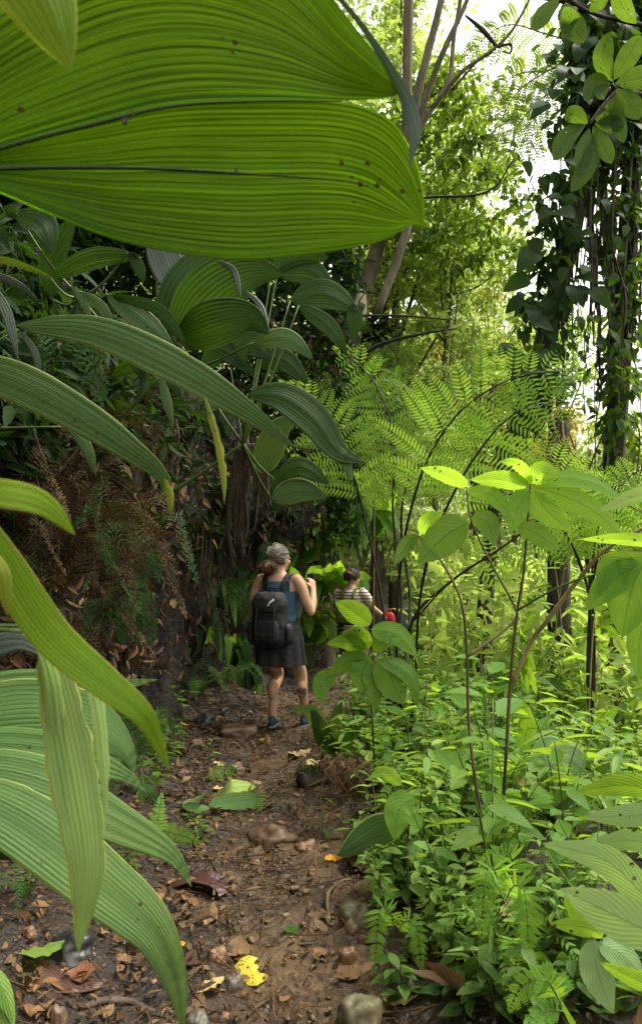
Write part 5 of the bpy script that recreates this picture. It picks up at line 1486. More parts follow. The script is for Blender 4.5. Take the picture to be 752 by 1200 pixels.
for i, (u, v, w, h, m) in enumerate([(215, 905, 16, 10, 'rock_brown'), (262, 832, 12, 9, 'rock_dark'), (290, 835, 12, 9, 'rock_dark'), (248, 820, 12, 8, 'rock_brown'), (300, 1010, 10, 7, 'rock_tan'), (345, 1040, 10, 8, 'rock_brown'), (335, 1072, 9, 7, 'rock_tan'),
                                     (295, 1100, 9, 7, 'rock_orange'), (240, 1082, 11, 9, 'rock_orange'), (195, 1122, 11, 9, 'rock_orange'), (425, 1100, 14, 12, 'rock_brown'), (445, 1130, 12, 9, 'rock_brown'), (180, 1150, 12, 9, 'rock_orange'), (262, 1190, 14, 10, 'rock_orange'),
                                     (365, 1020, 10, 8, 'rock_brown'), (230, 870, 18, 10, 'rock_brown'), (322, 880, 10, 7, 'rock_orange'), (390, 1150, 10, 8, 'rock_tan'), (345, 1120, 8, 6, 'rock_tan'), (205, 1170, 12, 10, 'rock_grey'), (35, 1090, 16, 14, 'rock_orange'), (20, 1130, 12, 10, 'rock_tan'), (500, 1190, 18, 14, 'rock_grey'), (450, 1180, 10, 8, 'rock_brown')]):
    stone('small stone pressed into the mud of the path', u, v, w, h, m, .3, name='pebble', group='small stones in the path mud')


def fallen(name, label, u, v, w, h, mat, ang=0.0, prof='ovate', curl=.15, lift=.012, group=None, pleats=0, asp=None, tint=None):
    """a dead leaf lying on the ground, its length w pixels along picture angle ang"""
    p = on_ground(u, v); s = p[1] / FPX; L = w * s
    asp = asp or h / w
    dv = np.array((math.cos(ang), math.sin(ang) * 1.6, 0)); dv = unit(dv); sv = np.array((-dv[1], dv[0], 0))
    L = L * (1 + .5 * abs(math.sin(ang)))
    pts = []
    for k, t_ in enumerate((-.5, -.17, .17, .5)):
        q = p + dv * L * t_; q[2] = gz(q[0], q[1]) + lift + curl * L * (abs(t_) ** 2) * (1 if k % 3 == 0 else .6); pts.append(q)
    mb = MB(); leaf(mb, pts, L * asp * 1.5, prof, side=sv, n=14, m=8, fold=.2 * rnd.choice((-1, 1)) * .6, bow=rnd.uniform(-.3, .3), ruffle=.13, pleats=pleats, amp=.003 if pleats else 0, tint=tint, jag=.35)
    o = mb.build(name, M[mat])
    return tag(o, label, 'fallen leaf', group)


fallen('fallen_leaf', 'bright yellow leaf lying on the near part of the path', 293, 1139, 40, 20, 'dry_yellow', -1.0, curl=.2, tint=.8)
fallen('fallen_leaf', 'orange-yellow leaf beside the brown one on the path edge', 391, 1010, 20, 11, 'dry_orange', .2, tint=.6)
fallen('fallen_leaf', 'reddish-brown oval leaf next to the orange-yellow one', 424, 1013, 24, 16, 'dry_brown', .5, tint=.7)
fallen('fallen_leaf', 'pale yellow torn leaf among the stones at the picture bottom', 468, 1173, 40, 14, 'dry_tan', -.2, tint=.9)
fallen('fallen_leaf', 'large wilted purplish leaf hanging limp under the pale blade', 236, 1040, 38, 34, 'dry_maroon', 1.2, lift=.04, curl=.4, tint=.5)
fallen('fallen_leaf', 'big maroon rotting leaf in the litter at the near corner', 84, 1150, 70, 32, 'dry_maroon', .2, tint=.6)
fallen('fallen_leaf', 'fresh green pointed leaf lying on the litter near the bottom corner', 50, 1130, 46, 14, 'herb', .75, 'lance', .2, .05, tint=.6)
fallen('fallen_leaf', 'tan curled leaf slanting by the grey stone on the near mud', 248, 1158, 36, 9, 'dry_tan', .7, 'lance', tint=.3)
fallen('fallen_leaf', 'tan oval leaf lying past the fallen green fan', 262, 931, 22, 11, 'dry_tan', .3, tint=.1)
fallen('fallen_leaf', 'cream leaf near the upright block on the path', 258, 896, 14, 8, 'dry_tan', -.2, tint=.9)
fallen('fallen_leaf', 'orange speck of a leaf just ahead of the brown slab', 311, 868, 10, 7, 'dry_orange', .9, tint=.2)
fallen('fallen_leaf', 'yellow-tan leaf by the dark wet stone', 214, 850, 14, 6, 'dry_orange', 0, tint=.9)
fallen('fallen_leaf', 'yellow speck of a leaf at the near left of the path', 210, 1110, 14, 9, 'dry_orange', .3, tint=.7)
fallen('fallen_leaf', 'whitish curled dead leaf beside the mossy log', 352, 885, 24, 14, 'dry_tan', .4, curl=.5, tint=.9)
fallen('fallen_leaf', 'second whitish dead leaf leaning on the mossy log', 372, 896, 24, 12, 'dry_tan', -.4, curl=.5, tint=.6)
fallen('fallen_leaf', 'grey-white dead leaf curled under the pale fern', 586, 1078, 44, 22, 'dry_tan', .9, curl=.4, lift=.08, tint=.2)
fallen('fallen_leaf', 'pale dead leaf hanging below the long fern fronds', 626, 1095, 30, 14, 'dry_tan', 1.3, curl=.3, lift=.06, tint=.7)
fallen('fallen_leaf', 'cream dead leaf propped up in the slope herbs', 612, 945, 26, 12, 'dry_tan', 2.2, curl=.3, lift=.12, tint=.6)
fallen('fallen_leaf', 'small green-brown leaf flat on the trodden mud', 342, 1094, 15, 9, 'herb2', -.7, tint=.4)
fallen('fallen_leaf', 'olive round leaf flat on the mud nearer the brown stone', 376, 1119, 14, 9, 'dry', .7, tint=.9)
for i in range(46):
    u = rnd.uniform(0, 480); v = rnd.uniform(830, 1195)
    if 290 < u < 390 and v > 1000 and rnd.random() < .8: continue
    if u < 200 and v < 1020: continue
    fallen('dead_leaf', 'brown dead leaf rotting in the litter beside the path', u, v, rnd.uniform(14, 34), 12, rnd.choice(['dry', 'dry', 'dry_brown', 'dry_maroon', 'dry']), rnd.uniform(0, 3.1), rnd.choice(['ovate', 'lance']), rnd.uniform(.1, .4), group='brown dead leaves beside the path', asp=rnd.uniform(.3, .55))
fp = on_ground(265, 945)
ff = thing('fallen_fan', 'fallen green pleated leaf fan, torn, lying across the muddy path', 'fallen leaf', fp)
for pts, wp in (([(300, 930), (275, 934), (248, 946)], 22), ([(303, 944), (270, 952), (244, 955)], 14), ([(240, 943), (228, 949), (214, 950)], 10), ([(246, 958), (230, 960), (216, 949)], 10)):
    q = [on_ground(*a) + np.array((0, 0, .03 + .03 * rnd.random())) for a in pts]
    mb = MB(); leaf(mb, q, wp * fp[1] / FPX * 1.7, 'strap', side=(.2, 1, .1), n=14, pleats=6, amp=.004, tint=.5, jag=.3); mb.build('leaf_segment', M['pleat_pale' if wp > 20 else 'pleat'], ff)
gfern('cut fern frond lying flat past the fallen green fan', on_ground(258, 914), [([on_ground(236, 918) + np.array((0, 0, .03)), on_ground(258, 914) + np.array((0, 0, .05)), on_ground(284, 908) + np.array((0, 0, .03))], .12, 16)])
gfern('fern tip lying on the mud right of the fallen fan', on_ground(300, 945), [([on_ground(280, 938) + np.array((0, 0, .04)), on_ground(295, 938) + np.array((0, 0, .05)), on_ground(306, 955) + np.array((0, 0, .03))], .12, 12)])


def stick(label, pts, rpx, mat='twig', name='stick', lift=.3):
    q = [on_ground(*a) for a in pts]; r = rpx * q[0][1] / FPX
    q = [a + np.array((0, 0, r * .7)) for a in q]
    mb = MB(); tube(mb, q, [r, r * 1.1, r * .9, r * .6], 8, 30, wob=.35)
    return tag(mb.build(name, M[mat]), label, 'stick')


stick('dark bent branch lying across the litter at the bottom corner', [(92, 1186), (120, 1176), (150, 1176), (178, 1188), (202, 1193)], 3.6)
stick('thin stick slanting over the mud past the lone stones', [(312, 1085), (332, 1066), (348, 1047)], 1.4)
stick('thin crooked twig crossing the trodden mud', [(348, 1108), (372, 1105), (388, 1093)], 1.4)
stick('short twig near the fallen yellow leaf', [(290, 1192), (300, 1182), (316, 1172)], 1.8)
stick('black wet stick in the litter under the long blade', [(60, 1150), (85, 1134), (100, 1128)], 1.6)
stick('curved root rising from the path edge mud', [(385, 1080), (384, 1050), (398, 1035), (410, 1032)], 2.2, 'stem_brown')
q = [on_ground(a, b) + np.array((0, 0, .05)) for a, b in ((352, 925), (380, 918), (412, 908), (432, 900))]
mb = MB(); tube(mb, q, [.06, .07, .07, .06], 12, 40, wob=.3)
lg = thing('mossy_log', 'mossy rotten log lying across the far edge of the path', 'log', q[0])
mb.build('log_body', M['bark_dark'], lg)
mb = MB(); n = 900; tt = rng.random(n)
PQ = np.stack([np.interp(tt, np.linspace(0, 1, 4), [a[c] for a in q]) for c in range(3)], 1) + rng.normal(size=(n, 3)) * np.array((.03, .03, .012)) + np.array((0, 0, .06))
cloud(mb, PQ, rdirs(n, (0, 0, .5)), rdirs(n, (0, 0, 1)), rng.uniform(.015, .035, n), .012, T_FAR, rng.random(n)); mb.build('moss', M['fern_dark'], lg)
WT = thing('withered_plant', 'dry straw-coloured withered plant hanging over the log end', 'plant', on_ground(408, 925))
mb = MB()
for i in range(90):
    a = at(rnd.uniform(388, 424), rnd.uniform(885, 908), 4.6 + rnd.uniform(-.15, .15))
    leaf(mb, [a, a + (rnd.gauss(0, .05), -.04, rnd.uniform(-.03, .04)), a + (rnd.gauss(0, .08), -.06, -rnd.uniform(.04, .17))], rnd.uniform(.008, .022), 'lance', n=6, m=2, tint=rnd.random())
mb.build('foliage', M['dry'], WT)

# fine litter and grit: nobody could count these
mb = MB(); n = 9000
yy = 2.1 + 6.5 * rng.random(n) ** 1.2; side = rng.random(n)
xx = trail_x(yy) + np.where(side < .68, -rng.gamma(2.4, .42, n) - .2, np.where(side < .78, rng.normal(size=n) * .3, .38 + rng.gamma(1.5, .3, n)))
zz = height(xx, yy)
k = np.clip((xx - gx[0]) / 1, 0, 1)
L = rng.uniform(.012, .06, n) * (.5 + rng.random(n))
cloud(mb, np.stack([xx, yy, zz + .012 + .02 * rng.random(n)], 1), rdirs(n, (0, 0, 0), 1) * np.array((1, 1, .35)), rdirs(n, (0, 0, 1.8)), L, L * rng.uniform(.2, .65, n), T_MID, rng.random(n))
for i in range(620):
    y_ = 2.1 + 6 * rnd.random() ** 1.2; x_ = float(trail_x(y_)) + (-abs(rnd.gauss(0, .8)) - .1 if rnd.random() < .75 else rnd.gauss(.3, .3)); a_ = rnd.uniform(0, 3.14); l_ = rnd.uniform(.03, .15); r_ = rnd.uniform(.0012, .004)
    e_ = [np.array((x_ + math.cos(a_) * l_ * k_ + rnd.gauss(0, .008), y_ + math.sin(a_) * l_ * k_ + rnd.gauss(0, .008), 0)) for k_ in (-1, 0, 1)]
    for q_ in e_: q_[2] = gz(q_[0], q_[1]) + .012 + rnd.uniform(0, .02)
    tube(mb, e_, [r_, r_, r_ * .6], 4, 6, tint=rnd.random() * .5, cap=False)
tag(mb.build('leaf_litter', M['dry']), 'brown leaf scraps and bits scattered over the wet mud', 'leaf litter', kind='stuff')
v1, t1 = ico(1); mb = MB(); n = 2600
yy = 2.1 + 5.5 * rng.random(n) ** 1.3; xx = trail_x(yy) + rng.normal(size=n) * .5; zz = height(xx, yy)
sz = .004 + .011 * rng.random(n) ** 3
V = v1[None] * (1 + .35 * rng.normal(size=(n, len(v1), 1))) * sz[:, None, None] * np.array((1, 1, .7)) + np.stack([xx, yy, zz + .004], 1)[:, None]
mb.add(V.reshape(-1, 3), None, (t1[None] + (np.arange(n) * len(v1))[:, None, None]).reshape(-1, 3))
tag(mb.build('grit', M['rock_brown']), 'grit and tiny pebbles in the trodden mud', 'gravel', kind='stuff')


# ------------------------------------------------------------------ people
def skin_mat(name, c0, c1, tattoo=None):
    t = NT(name); o = t.objc()
    a = t.noise(14, 4, .6, o)
    col = t.ramp(a, [(.3, c0), (.7, c1)])
    if tattoo is not None:
        d = t.n('ShaderNodeVectorMath', operation='DISTANCE'); t.l(o, d.inputs[0]); d.inputs[1].default_value = tattoo
        k = t.math('MULTIPLY', t.math('LESS_THAN', d.outputs['Value'], .075), t.math('GREATER_THAN', t.noise(26, 3, .6, o), .47))
        col = t.mix(t.math('MULTIPLY', k, .8), col, (.02, .02, .022))
    x = t.n('ShaderNodeBsdfPrincipled'); t.put(x.inputs['Base Color'], col); x.inputs['Roughness'].default_value = .5
    x.inputs['Subsurface Weight'].default_value = .12; x.inputs['Subsurface Radius'].default_value = (.02, .008, .004); x.inputs['Specular IOR Level'].default_value = .35
    t.put(x.inputs['Normal'], t.bump(a, .12, .004))
    return t.done(x.outputs[0])


M['hair_grey'] = plain_mat('grey_hair', (.16, .14, .12), (.33, .30, .27), .55, 25)
M['hair_brown'] = plain_mat('brown_hair', (.06, .03, .015), (.17, .095, .045), .5, 40)
M['hair_dark'] = plain_mat('dark_brown_hair', (.018, .011, .007), (.06, .037, .022), .55, 40)
M['top_blue'] = plain_mat('blue_knit_top', (.04, .085, .145), (.06, .125, .2), .85, 60, .2, .4)
M['skirt'] = plain_mat('charcoal_cloth', (.022, .021, .024), (.045, .043, .046), .9, 45, .2, .4)
M['pack'] = plain_mat('black_nylon', (.006, .006, .007), (.016, .016, .018), .55, 120, .35, .4)
M['pack_trim'] = plain_mat('black_webbing', (.012, .012, .013), (.028, .028, .03), .7, 90, .3, .4)
M['white_tag'] = plain_mat('white_label', (.55, .55, .52), (.7, .7, .68), .6, 20, .3, None)
M['shoe'] = plain_mat('dark_teal_shoe', (.02, .03, .035), (.05, .085, .09), .7, 60)
M['sole'] = plain_mat('pale_sole', (.16, .24, .23), (.3, .38, .36), .7, 40)
M['shorts'] = plain_mat('dark_shorts', (.03, .032, .04), (.05, .052, .06), .85, 40)
M['strap_green'] = plain_mat('green_webbing', (.07, .12, .03), (.13, .2, .06), .8, 50)
M['bag_red'] = plain_mat('red_nylon', (.35, .015, .02), (.5, .03, .035), .5, 40)
M['bag_blue'] = plain_mat('blue_nylon', (.03, .10, .42), (.06, .18, .55), .5, 40)
M['phone'] = plain_mat('phone_black', (.01, .01, .012), (.02, .02, .022), .2, 10, .5, None)
M['eye'] = plain_mat('eye_white', (.5, .48, .45), (.6, .58, .55), .2, 10, .5, None)
M['lip'] = plain_mat('lip', (.3, .11, .09), (.36, .14, .11), .5, 30)
t = NT('striped_jersey'); o_ = t.objc(); s_ = t.n('ShaderNodeSeparateXYZ'); t.l(o_, s_.inputs[0])
f_ = t.math('FRACT', t.math('MULTIPLY', s_.outputs[2], 27.0)); st = t.math('LESS_THAN', f_, .36)
f2 = t.math('LESS_THAN', t.math('FRACT', t.math('MULTIPLY', s_.outputs[2], 13.5)), .5)
cc = t.mix(st, (.62, .56, .5), t.mix(f2, (.10, .075, .07), (.3, .13, .10)))
M['striped'] = t.done(t.pbr(cc, .85, .2, t.bump(t.noise(70, 3, .6, o_), .3, .003)))


class Fig:
    """Local frame of a figure: x to its side, y forward, z up, turned by yaw about its root and scaled."""
    def __init__(s, root, yaw, sc):
        s.r = np.asarray(root, float); s.sc = sc; c, d = math.cos(yaw), math.sin(yaw); s.R = np.array(((c, -d, 0), (d, c, 0), (0, 0, 1.)))

    def w(s, p): return s.r + (np.asarray(p, float) * s.sc) @ s.R.T


def loft(mb, secs, fig, nseg=28, close=True, n=None, a0=0, a1=2 * math.pi, ripple=0, rn=9, tw=0.0, p=2.0):
    """secs: rows (cx, cy, z, rx, ry), smoothed along the body"""
    S = np.asarray(secs, float)
    k = n or max(12, len(S) * 4); S = catmull(S, k) if len(S) > 2 else catmull(S, k)
    full = abs(a1 - a0 - 2 * math.pi) < 1e-6
    a = np.linspace(a0, a1, nseg, endpoint=not full)
    ca, sa = np.cos(a), np.sin(a); ca = np.sign(ca) * np.abs(ca) ** (2 / p); sa = np.sign(sa) * np.abs(sa) ** (2 / p)
    V = []
    for i, (cx, cy, z, rx, ry) in enumerate(S):
        rr = 1 + ripple * (i / (k - 1)) * np.sin(a * rn + tw) + (ripple * .6 * (i / (k - 1)) * np.sin(a * rn * .43 + 1))
        V.append(np.stack([cx + rx * ca * rr, cy + ry * sa * rr, np.full(nseg, z)], 1))
    V = np.concatenate(V); q = []
    for i in range(k - 1):
        for j in range(nseg if full else nseg - 1):
            b = (j + 1) % nseg; q.append((i * nseg + j, i * nseg + b, (i + 1) * nseg + b, (i + 1) * nseg + j))
    tr = []
    if close and full:
        for j in range(1, nseg - 1):
            tr.append((0, j + 1, j)); o = (k - 1) * nseg; tr.append((o, o + j, o + j + 1))
    mb.add(fig.w(V), q, tr, None, .5)


def rough(mb, amp, sc=9.0):
    for V in mb.V:
        for q in range(len(V)):
            v = Vector(V[q] * sc); V[q] += amp * (np.array(mnoise.noise_vector(v)) + .5 * np.array(mnoise.noise_vector(v * 2.7)))
    return mb


def ell(mb, fig, c, r, rot=0.0, pitch=0.0):
    V = IV3 * np.asarray(r)
    cp, sp = math.cos(pitch), math.sin(pitch); V = np.stack([V[:, 0], V[:, 1] * cp - V[:, 2] * sp, V[:, 1] * sp + V[:, 2] * cp], 1)
    c_, s_ = math.cos(rot), math.sin(rot); V = np.stack([V[:, 0] * c_ - V[:, 1] * s_, V[:, 0] * s_ + V[:, 1] * c_, V[:, 2]], 1)
    mb.add(fig.w(V + np.asarray(c)), None, IT3)


IV3, IT3 = ico(3)


def limb(mb, fig, pts, r, sides=14):
    P = [fig.w(p) for p in pts]
    tube(mb, P, np.asarray(r) * fig.sc, sides, len(pts) * 7)
    ell(mb, fig, pts[0], (r[0],) * 3); ell(mb, fig, pts[-1], (r[-1],) * 3)


def fuse(mb, name, mat, parent, voxel, smooth=4):
    """joins overlapping closed shapes into one continuous surface"""
    ob = mb.build('tmp', M[mat] if isinstance(mat, str) else mat, parent)
    m = ob.modifiers.new('r', 'REMESH'); m.mode = 'VOXEL'; m.voxel_size = voxel; m.use_smooth_shade = True
    m2 = ob.modifiers.new('s', 'SMOOTH'); m2.factor = .5; m2.iterations = smooth
    bpy.context.view_layer.update()
    me = bpy.data.meshes.new_from_object(ob.evaluated_get(bpy.context.evaluated_depsgraph_get()))
    bpy.data.objects.remove(ob)
    me.name = name; me.materials.clear(); me.materials.append(M[mat] if isinstance(mat, str) else mat)
    me.polygons.foreach_set('use_smooth', np.full(len(me.polygons), True))
    o = bpy.data.objects.new(name, me); COL.objects.link(o); o.parent = parent
    return o


def hand(mb, fig, wrist, d, nrm, side, s=1.0, curl=.9):
    """palm, four curled fingers of unequal length and a thumb off the side of the palm"""
    d = unit(d); nrm = unit(np.asarray(nrm) - np.dot(nrm, d) * d); ac = np.cross(d, nrm) * side
    pc = np.asarray(wrist) + d * .045 * s
    for k in (-1, 0, 1): limb(mb, fig, [pc - d * .035 * s + ac * k * .018 * s, pc + d * .04 * s + ac * k * .024 * s], [.017 * s, .015 * s], 10)
    for k, L in zip((-1.5, -.5, .5, 1.5), (.058, .072, .078, .07)):
        b = pc + d * .042 * s + ac * k * .021 * s; pts = [b - d * .02 * s, b]; a = 0
        for seg in (.45, .32, .23):
            a += curl * .62; pts.append(pts[-1] + (d * math.cos(a) + nrm * math.sin(a)) * L * seg * s)
        limb(mb, fig, pts, [.0095 * s, .009 * s, .0085 * s, .008 * s, .0065 * s], 8)
    b = pc - d * .015 * s + ac * .03 * s
    limb(mb, fig, [b, b + (ac * .7 + d * .6) * .03 * s, b + (ac * .6 + d * 1.1 + nrm * .5) * .045 * s, b + (ac * .3 + d * 1.4 + nrm * .9) * .05 * s], [.012 * s, .011 * s, .009 * s, .007 * s], 8)


def head(mb, fig, c, hr, s=1.0):
    """skull, jaw, nose, brow and ears; turned by hr"""
    c = np.asarray(c); cr, sr_ = math.cos(hr), math.sin(hr)
    def L(x, y, z): return c + s * np.array((x * cr - y * sr_, x * sr_ + y * cr, z))
    ell(mb, fig, L(0, -.012, .02), (.076 * s, .094 * s, .095 * s), hr)
    ell(mb, fig, L(0, .022, -.045), (.058 * s, .066 * s, .07 * s), hr)
    ell(mb, fig, L(0, .06, -.088), (.028 * s, .026 * s, .024 * s), hr)
    ell(mb, fig, L(0, .092, -.022), (.0125 * s, .02 * s, .024 * s), hr); ell(mb, fig, L(0, .085, .0), (.009 * s, .014 * s, .022 * s), hr)
    ell(mb, fig, L(0, .076, .018), (.048 * s, .014 * s, .012 * s), hr)
    for k in (-1, 1):
        ell(mb, fig, L(.078 * k, -.005, -.02), (.012 * s, .021 * s, .033 * s), hr); ell(mb, fig, L(.045 * k, .06, -.035), (.022 * s, .02 * s, .022 * s), hr)
    return L


def face_bits(parent, fig, L, s=1.0):
    for k in (-1, 1):
        mb = MB(); ell(mb, fig, L(.031 * k, .078, .0), (.0125 * s, .009 * s, .008 * s)); e = mb.build('eye', M['eye'], parent)
        mb = MB(); ell(mb, fig, L(.031 * k, .0855, .0), (.005 * s, .003 * s, .005 * s)); mb.build('iris', M['phone'], e)
    mb = MB(); ell(mb, fig, L(0, .083, -.062), (.022 * s, .007 * s, .007 * s)); mb.build('lips', M['lip'], parent)


def sweep_hair(parent, fig, L, tie, mat, n=150, name='hair', s=1.0, short=False, under=None):
    mb = MB(); mu = MB()
    ell_c = (0, -.016, .022)
    V = IV3 * np.array((.083, .1, .1))
    keep = (V[:, 1] < .045 + .9 * np.maximum(V[:, 2], 0)) & (V[:, 2] > (-.035 if short else -.06) - .0 * V[:, 1])
    tri = IT3[np.all(keep[IT3], 1)]
    P = np.array([L(*(v + np.array(ell_c))) for v in V])
    mb.add(fig.w(P), None, tri)
    for i in range(n):
        a = rnd.uniform(0, 6.28); z = rnd.uniform(-.5, 1); r = math.sqrt(max(0, 1 - z * z))
        v0 = np.array((math.cos(a) * r, math.sin(a) * r, z))
        if short:
            v0[2] = rnd.uniform(-.15, 1); v0 = unit(v0)
            if v0[1] > .55 and v0[2] < .35: continue
            v1 = unit(v0 + np.array((rnd.gauss(0, .15), -.25, -.35))); v2 = unit(v1 + np.array((rnd.gauss(0, .1), -.1, -.3)))
            sh = [v0 * 1.03, v1 * 1.07, v2 * 1.09]
        else:
            if v0[1] > .75 and v0[2] < .4: continue
            tv = np.asarray(tie); mid = unit(v0 * .55 + tv * .45); m2 = unit(v0 * .22 + tv * .78)
            sh = [v0 * 1.02, mid * (1.06 + rnd.random() * .04), m2 * 1.07, tv * 1.12]
        pts = [fig.w(L(*(q * np.array((.083, .1, .1)) + np.array(ell_c)))) for q in sh]
        if rnd.random() < .22: pts = [q + rng.normal(size=3) * .007 for q in pts]
        tgt = mu if under and (v0[2] < .25 or rnd.random() < .25) and rnd.random() < .8 else mb
        tube(tgt, pts, [.003 * s, .0045 * s, .0015 * s], 5, 10)
    h = mb.build(name, M[mat], parent)
    if under: mu.build('hair_underlayer', M[under], h)
    return h


def torso_secs(k=0.0, hip=1.0):
    return [(0, -.01, .78, .15 * hip + k, .10 + k), (0, -.02, .86, .185 * hip + k, .128 + k), (0, -.012, .94, .18 * hip + k, .12 + k), (0, 0, 1.03, .15 + k, .1 + k), (0, .004, 1.12, .152 + k, .102 + k), (0, .012, 1.21, .165 + k, .112 + k),
            (0, .0, 1.30, .168 + k, .098 + k), (0, -.008, 1.36, .15 + k, .075 + k), (0, -.008, 1.40, .085 + k, .06 + k), (0, 0, 1.44, .05 + k, .05 + k)]


def shoe(parent, fig, ankle, yaw, mats=('shoe', 'sole'), s=1.0):
    c, d = math.cos(yaw), math.sin(yaw); A = np.asarray(ankle)
    def L(x, y, z): return (A[0] + x * c - y * d, A[1] + x * d + y * c, A[2] - .085 + z)
    mb = MB()
    for (y, z, rx, ry, rz) in ((-.035, .045, .036, .045, .05), (.03, .045, .041, .06, .045), (.1, .035, .046, .065, .032), (.15, .03, .04, .045, .025), (-.02, .085, .036, .042, .03)):
        ell(mb, fig, L(0, y, z), (rx, ry, rz), yaw)
    up = fuse(mb, 'shoe', mats[0], parent, .008, 2)
    mb = MB()
    for (y, rx, ry) in ((-.035, .038, .048), (.03, .04, .07), (.1, .048, .07), (.15, .042, .05)): ell(mb, fig, L(0, y, .014), (rx, ry, .016), yaw)
    fuse(mb, 'sole', mats[1], up, .008, 1)


# -- the hiker with the black pack
foot = on_ground(318, 853)
root = np.array((-.375, 6.93, gz(-.375, 6.93)))
F1 = Fig(root, rad(-17), 1.0)
lf = np.array((foot[0] - root[0], foot[1] - root[1], 0)) @ F1.R; 
la = np.array((lf[0], lf[1] + .03, foot[2] - root[2] + .085))
rp = F1.w((.13, .40, 0)); ra = np.array((.13, .36, gz(rp[0], rp[1]) - root[2] + .088))
calf = F1.w(np.array((.125, .25, .3))) - root
M['skin'] = skin_mat('tanned_skin', (.50, .28, .175), (.60, .36, .24), tuple(calf + np.array((0, -.05, 0))))
M['skin2'] = skin_mat('light_skin', (.52, .32, .22), (.62, .41, .29))
PW = thing('person', 'grey-haired hiker in blue tank top and charcoal skirt, seen from behind, wearing a black pack', 'person', root)
mb = MB()
loft(mb, torso_secs(0, 1.05), F1, 36, True, 70)
for k in (-1, 1): ell(mb, F1, (.085 * k, -.07, .86), (.09, .085, .1))
limb(mb, F1, [(-.09, 0, .86), (-.095, .0, .66), (la[0] - .005, la[1] + .14, .48), (la[0], la[1] + .02, .32), (la[0], la[1], la[2] + .03), la], [.098, .084, .062, .058, .04, .037])
limb(mb, F1, [(.09, 0, .86), (.1, .11, .67), (.115, .25, .5), (.125, .28, .34), (ra[0], ra[1] - .02, .14), ra], [.098, .084, .062, .058, .04, .037])
ell(mb, F1, (la[0], la[1] - .005, .35), (.052, .058, .1)); ell(mb, F1, (.125, .255, .36), (.052, .058, .1))
limb(mb, F1, [(.165, -.005, 1.355), (.21, .0, 1.29), (.25, .0, 1.17), (.285, .03, 1.075)], [.055, .053, .046, .04])
limb(mb, F1, [(.285, .03, 1.075), (.28, .11, 1.15), (.255, .205, 1.255)], [.041, .039, .027])
limb(mb, F1, [(-.165, -.005, 1.355), (-.21, .0, 1.29), (-.245, .0, 1.18), (-.255, .03, 1.08)], [.055, .052, .045, .04])
limb(mb, F1, [(-.255, .03, 1.08), (-.19, .13, 1.13), (-.09, .24, 1.21)], [.041, .038, .027])
hand(mb, F1, (.255, .205, 1.255), (-.25, .35, .9), (-.8, .5, -.1), 1, 1.0, .8)
hand(mb, F1, (-.09, .24, 1.21), (.7, .45, .4), (.0, -.4, 1), -1, 1.0, .8)
limb(mb, F1, [(0, -.015, 1.36), (0, .0, 1.42), (.0, .012, 1.47)], [.062, .052, .05])
HR = rad(-28)
L1 = head(mb, F1, (.0, .02, 1.548), HR)
bod = fuse(mb, 'body', 'skin', PW, .0075, 3)
face_bits(PW, F1, L1)
sweep_hair(PW, F1, L1, unit(np.array((0, -.93, -.12))), 'hair_grey', 420, under='hair_brown')
mb = MB()
for i in range(130):
    p0 = np.array((0, -.122, -.002)); q = [p0]
    g_ = np.array((rnd.gauss(-.010, .017), rnd.gauss(-.006, .013), 0)); ph = rnd.uniform(0, 6)
    for j in range(1, 6): q.append(p0 + g_ * min(j, 2.6) + np.array((  .010 * math.sin(ph + j * 1.9), .010 * math.cos(ph + j * 2.2), -.024 * j * rnd.uniform(.85, 1.1))))
    tube(mb, [F1.w(L1(*x)) for x in q], [.0045, .006, .0055, .002], 5, 14)
mb.build('ponytail', M['hair_brown'], PW)
mb = MB()
S_ = torso_secs(.007, 1.05)
loft(mb, [S_[2], S_[3], S_[4], S_[5], (0, .006, 1.255, .174, .112)], F1, 40, False, 30, ripple=.012, rn=7)
loft(mb, [(0, .006, 1.252, .174, .112), (0, .0, 1.30, .172, .104), (0, -.006, 1.345, .155, .084)], F1, 20, False, 10, rad(222), rad(318))
loft(mb, [(0, .006, 1.252, .174, .112), (0, .0, 1.28, .172, .107)], F1, 20, False, 10, rad(50), rad(130))
for k in (-1, 1): tube(mb, [F1.w(p) for p in ((.1 * k, -.082, 1.335), (.105 * k, -.03, 1.395), (.105 * k, .04, 1.385), (.09 * k, .1, 1.27))], [.017, .015, .017], 8, 20)
tp_ = mb.build('tank_top', M['top_blue'], PW)
for k in (-1, 1):
    mb = MB(); tube(mb, [F1.w(p) for p in ((.115 * k, -.1, 1.27), (.128 * k, -.078, 1.345), (.125 * k, -.02, 1.4), (.125 * k, .04, 1.385), (.11 * k, .1, 1.28))], [.006, .006], 6, 24); mb.build('strap', M['pack_trim'], tp_)
mb = MB()
loft(mb, [(0, -.012, .985, .172, .118), (0, -.016, .92, .197, .14), (0, -.018, .84, .213, .16), (.003, .0, .74, .212, .185), (.005, .02, .66, .214, .205), (.006, .028, .60, .216, .212)], F1, 90, False, 40, ripple=.05, rn=11)
rough(mb, .009, 7); sk = mb.build('skirt', M['skirt'], PW)
m_ = sk.modifiers.new('thick', 'SOLIDIFY'); m_.thickness = .006
mb = MB(); loft(mb, [(0, -.012, 1.0, .168, .115), (0, -.012, .965, .186, .128)], F1, 48, False, 6); mb.build('waistband', M['pack_trim'], sk)
shoe(PW, F1, la, rad(6)); shoe(PW, F1, ra, rad(-6))
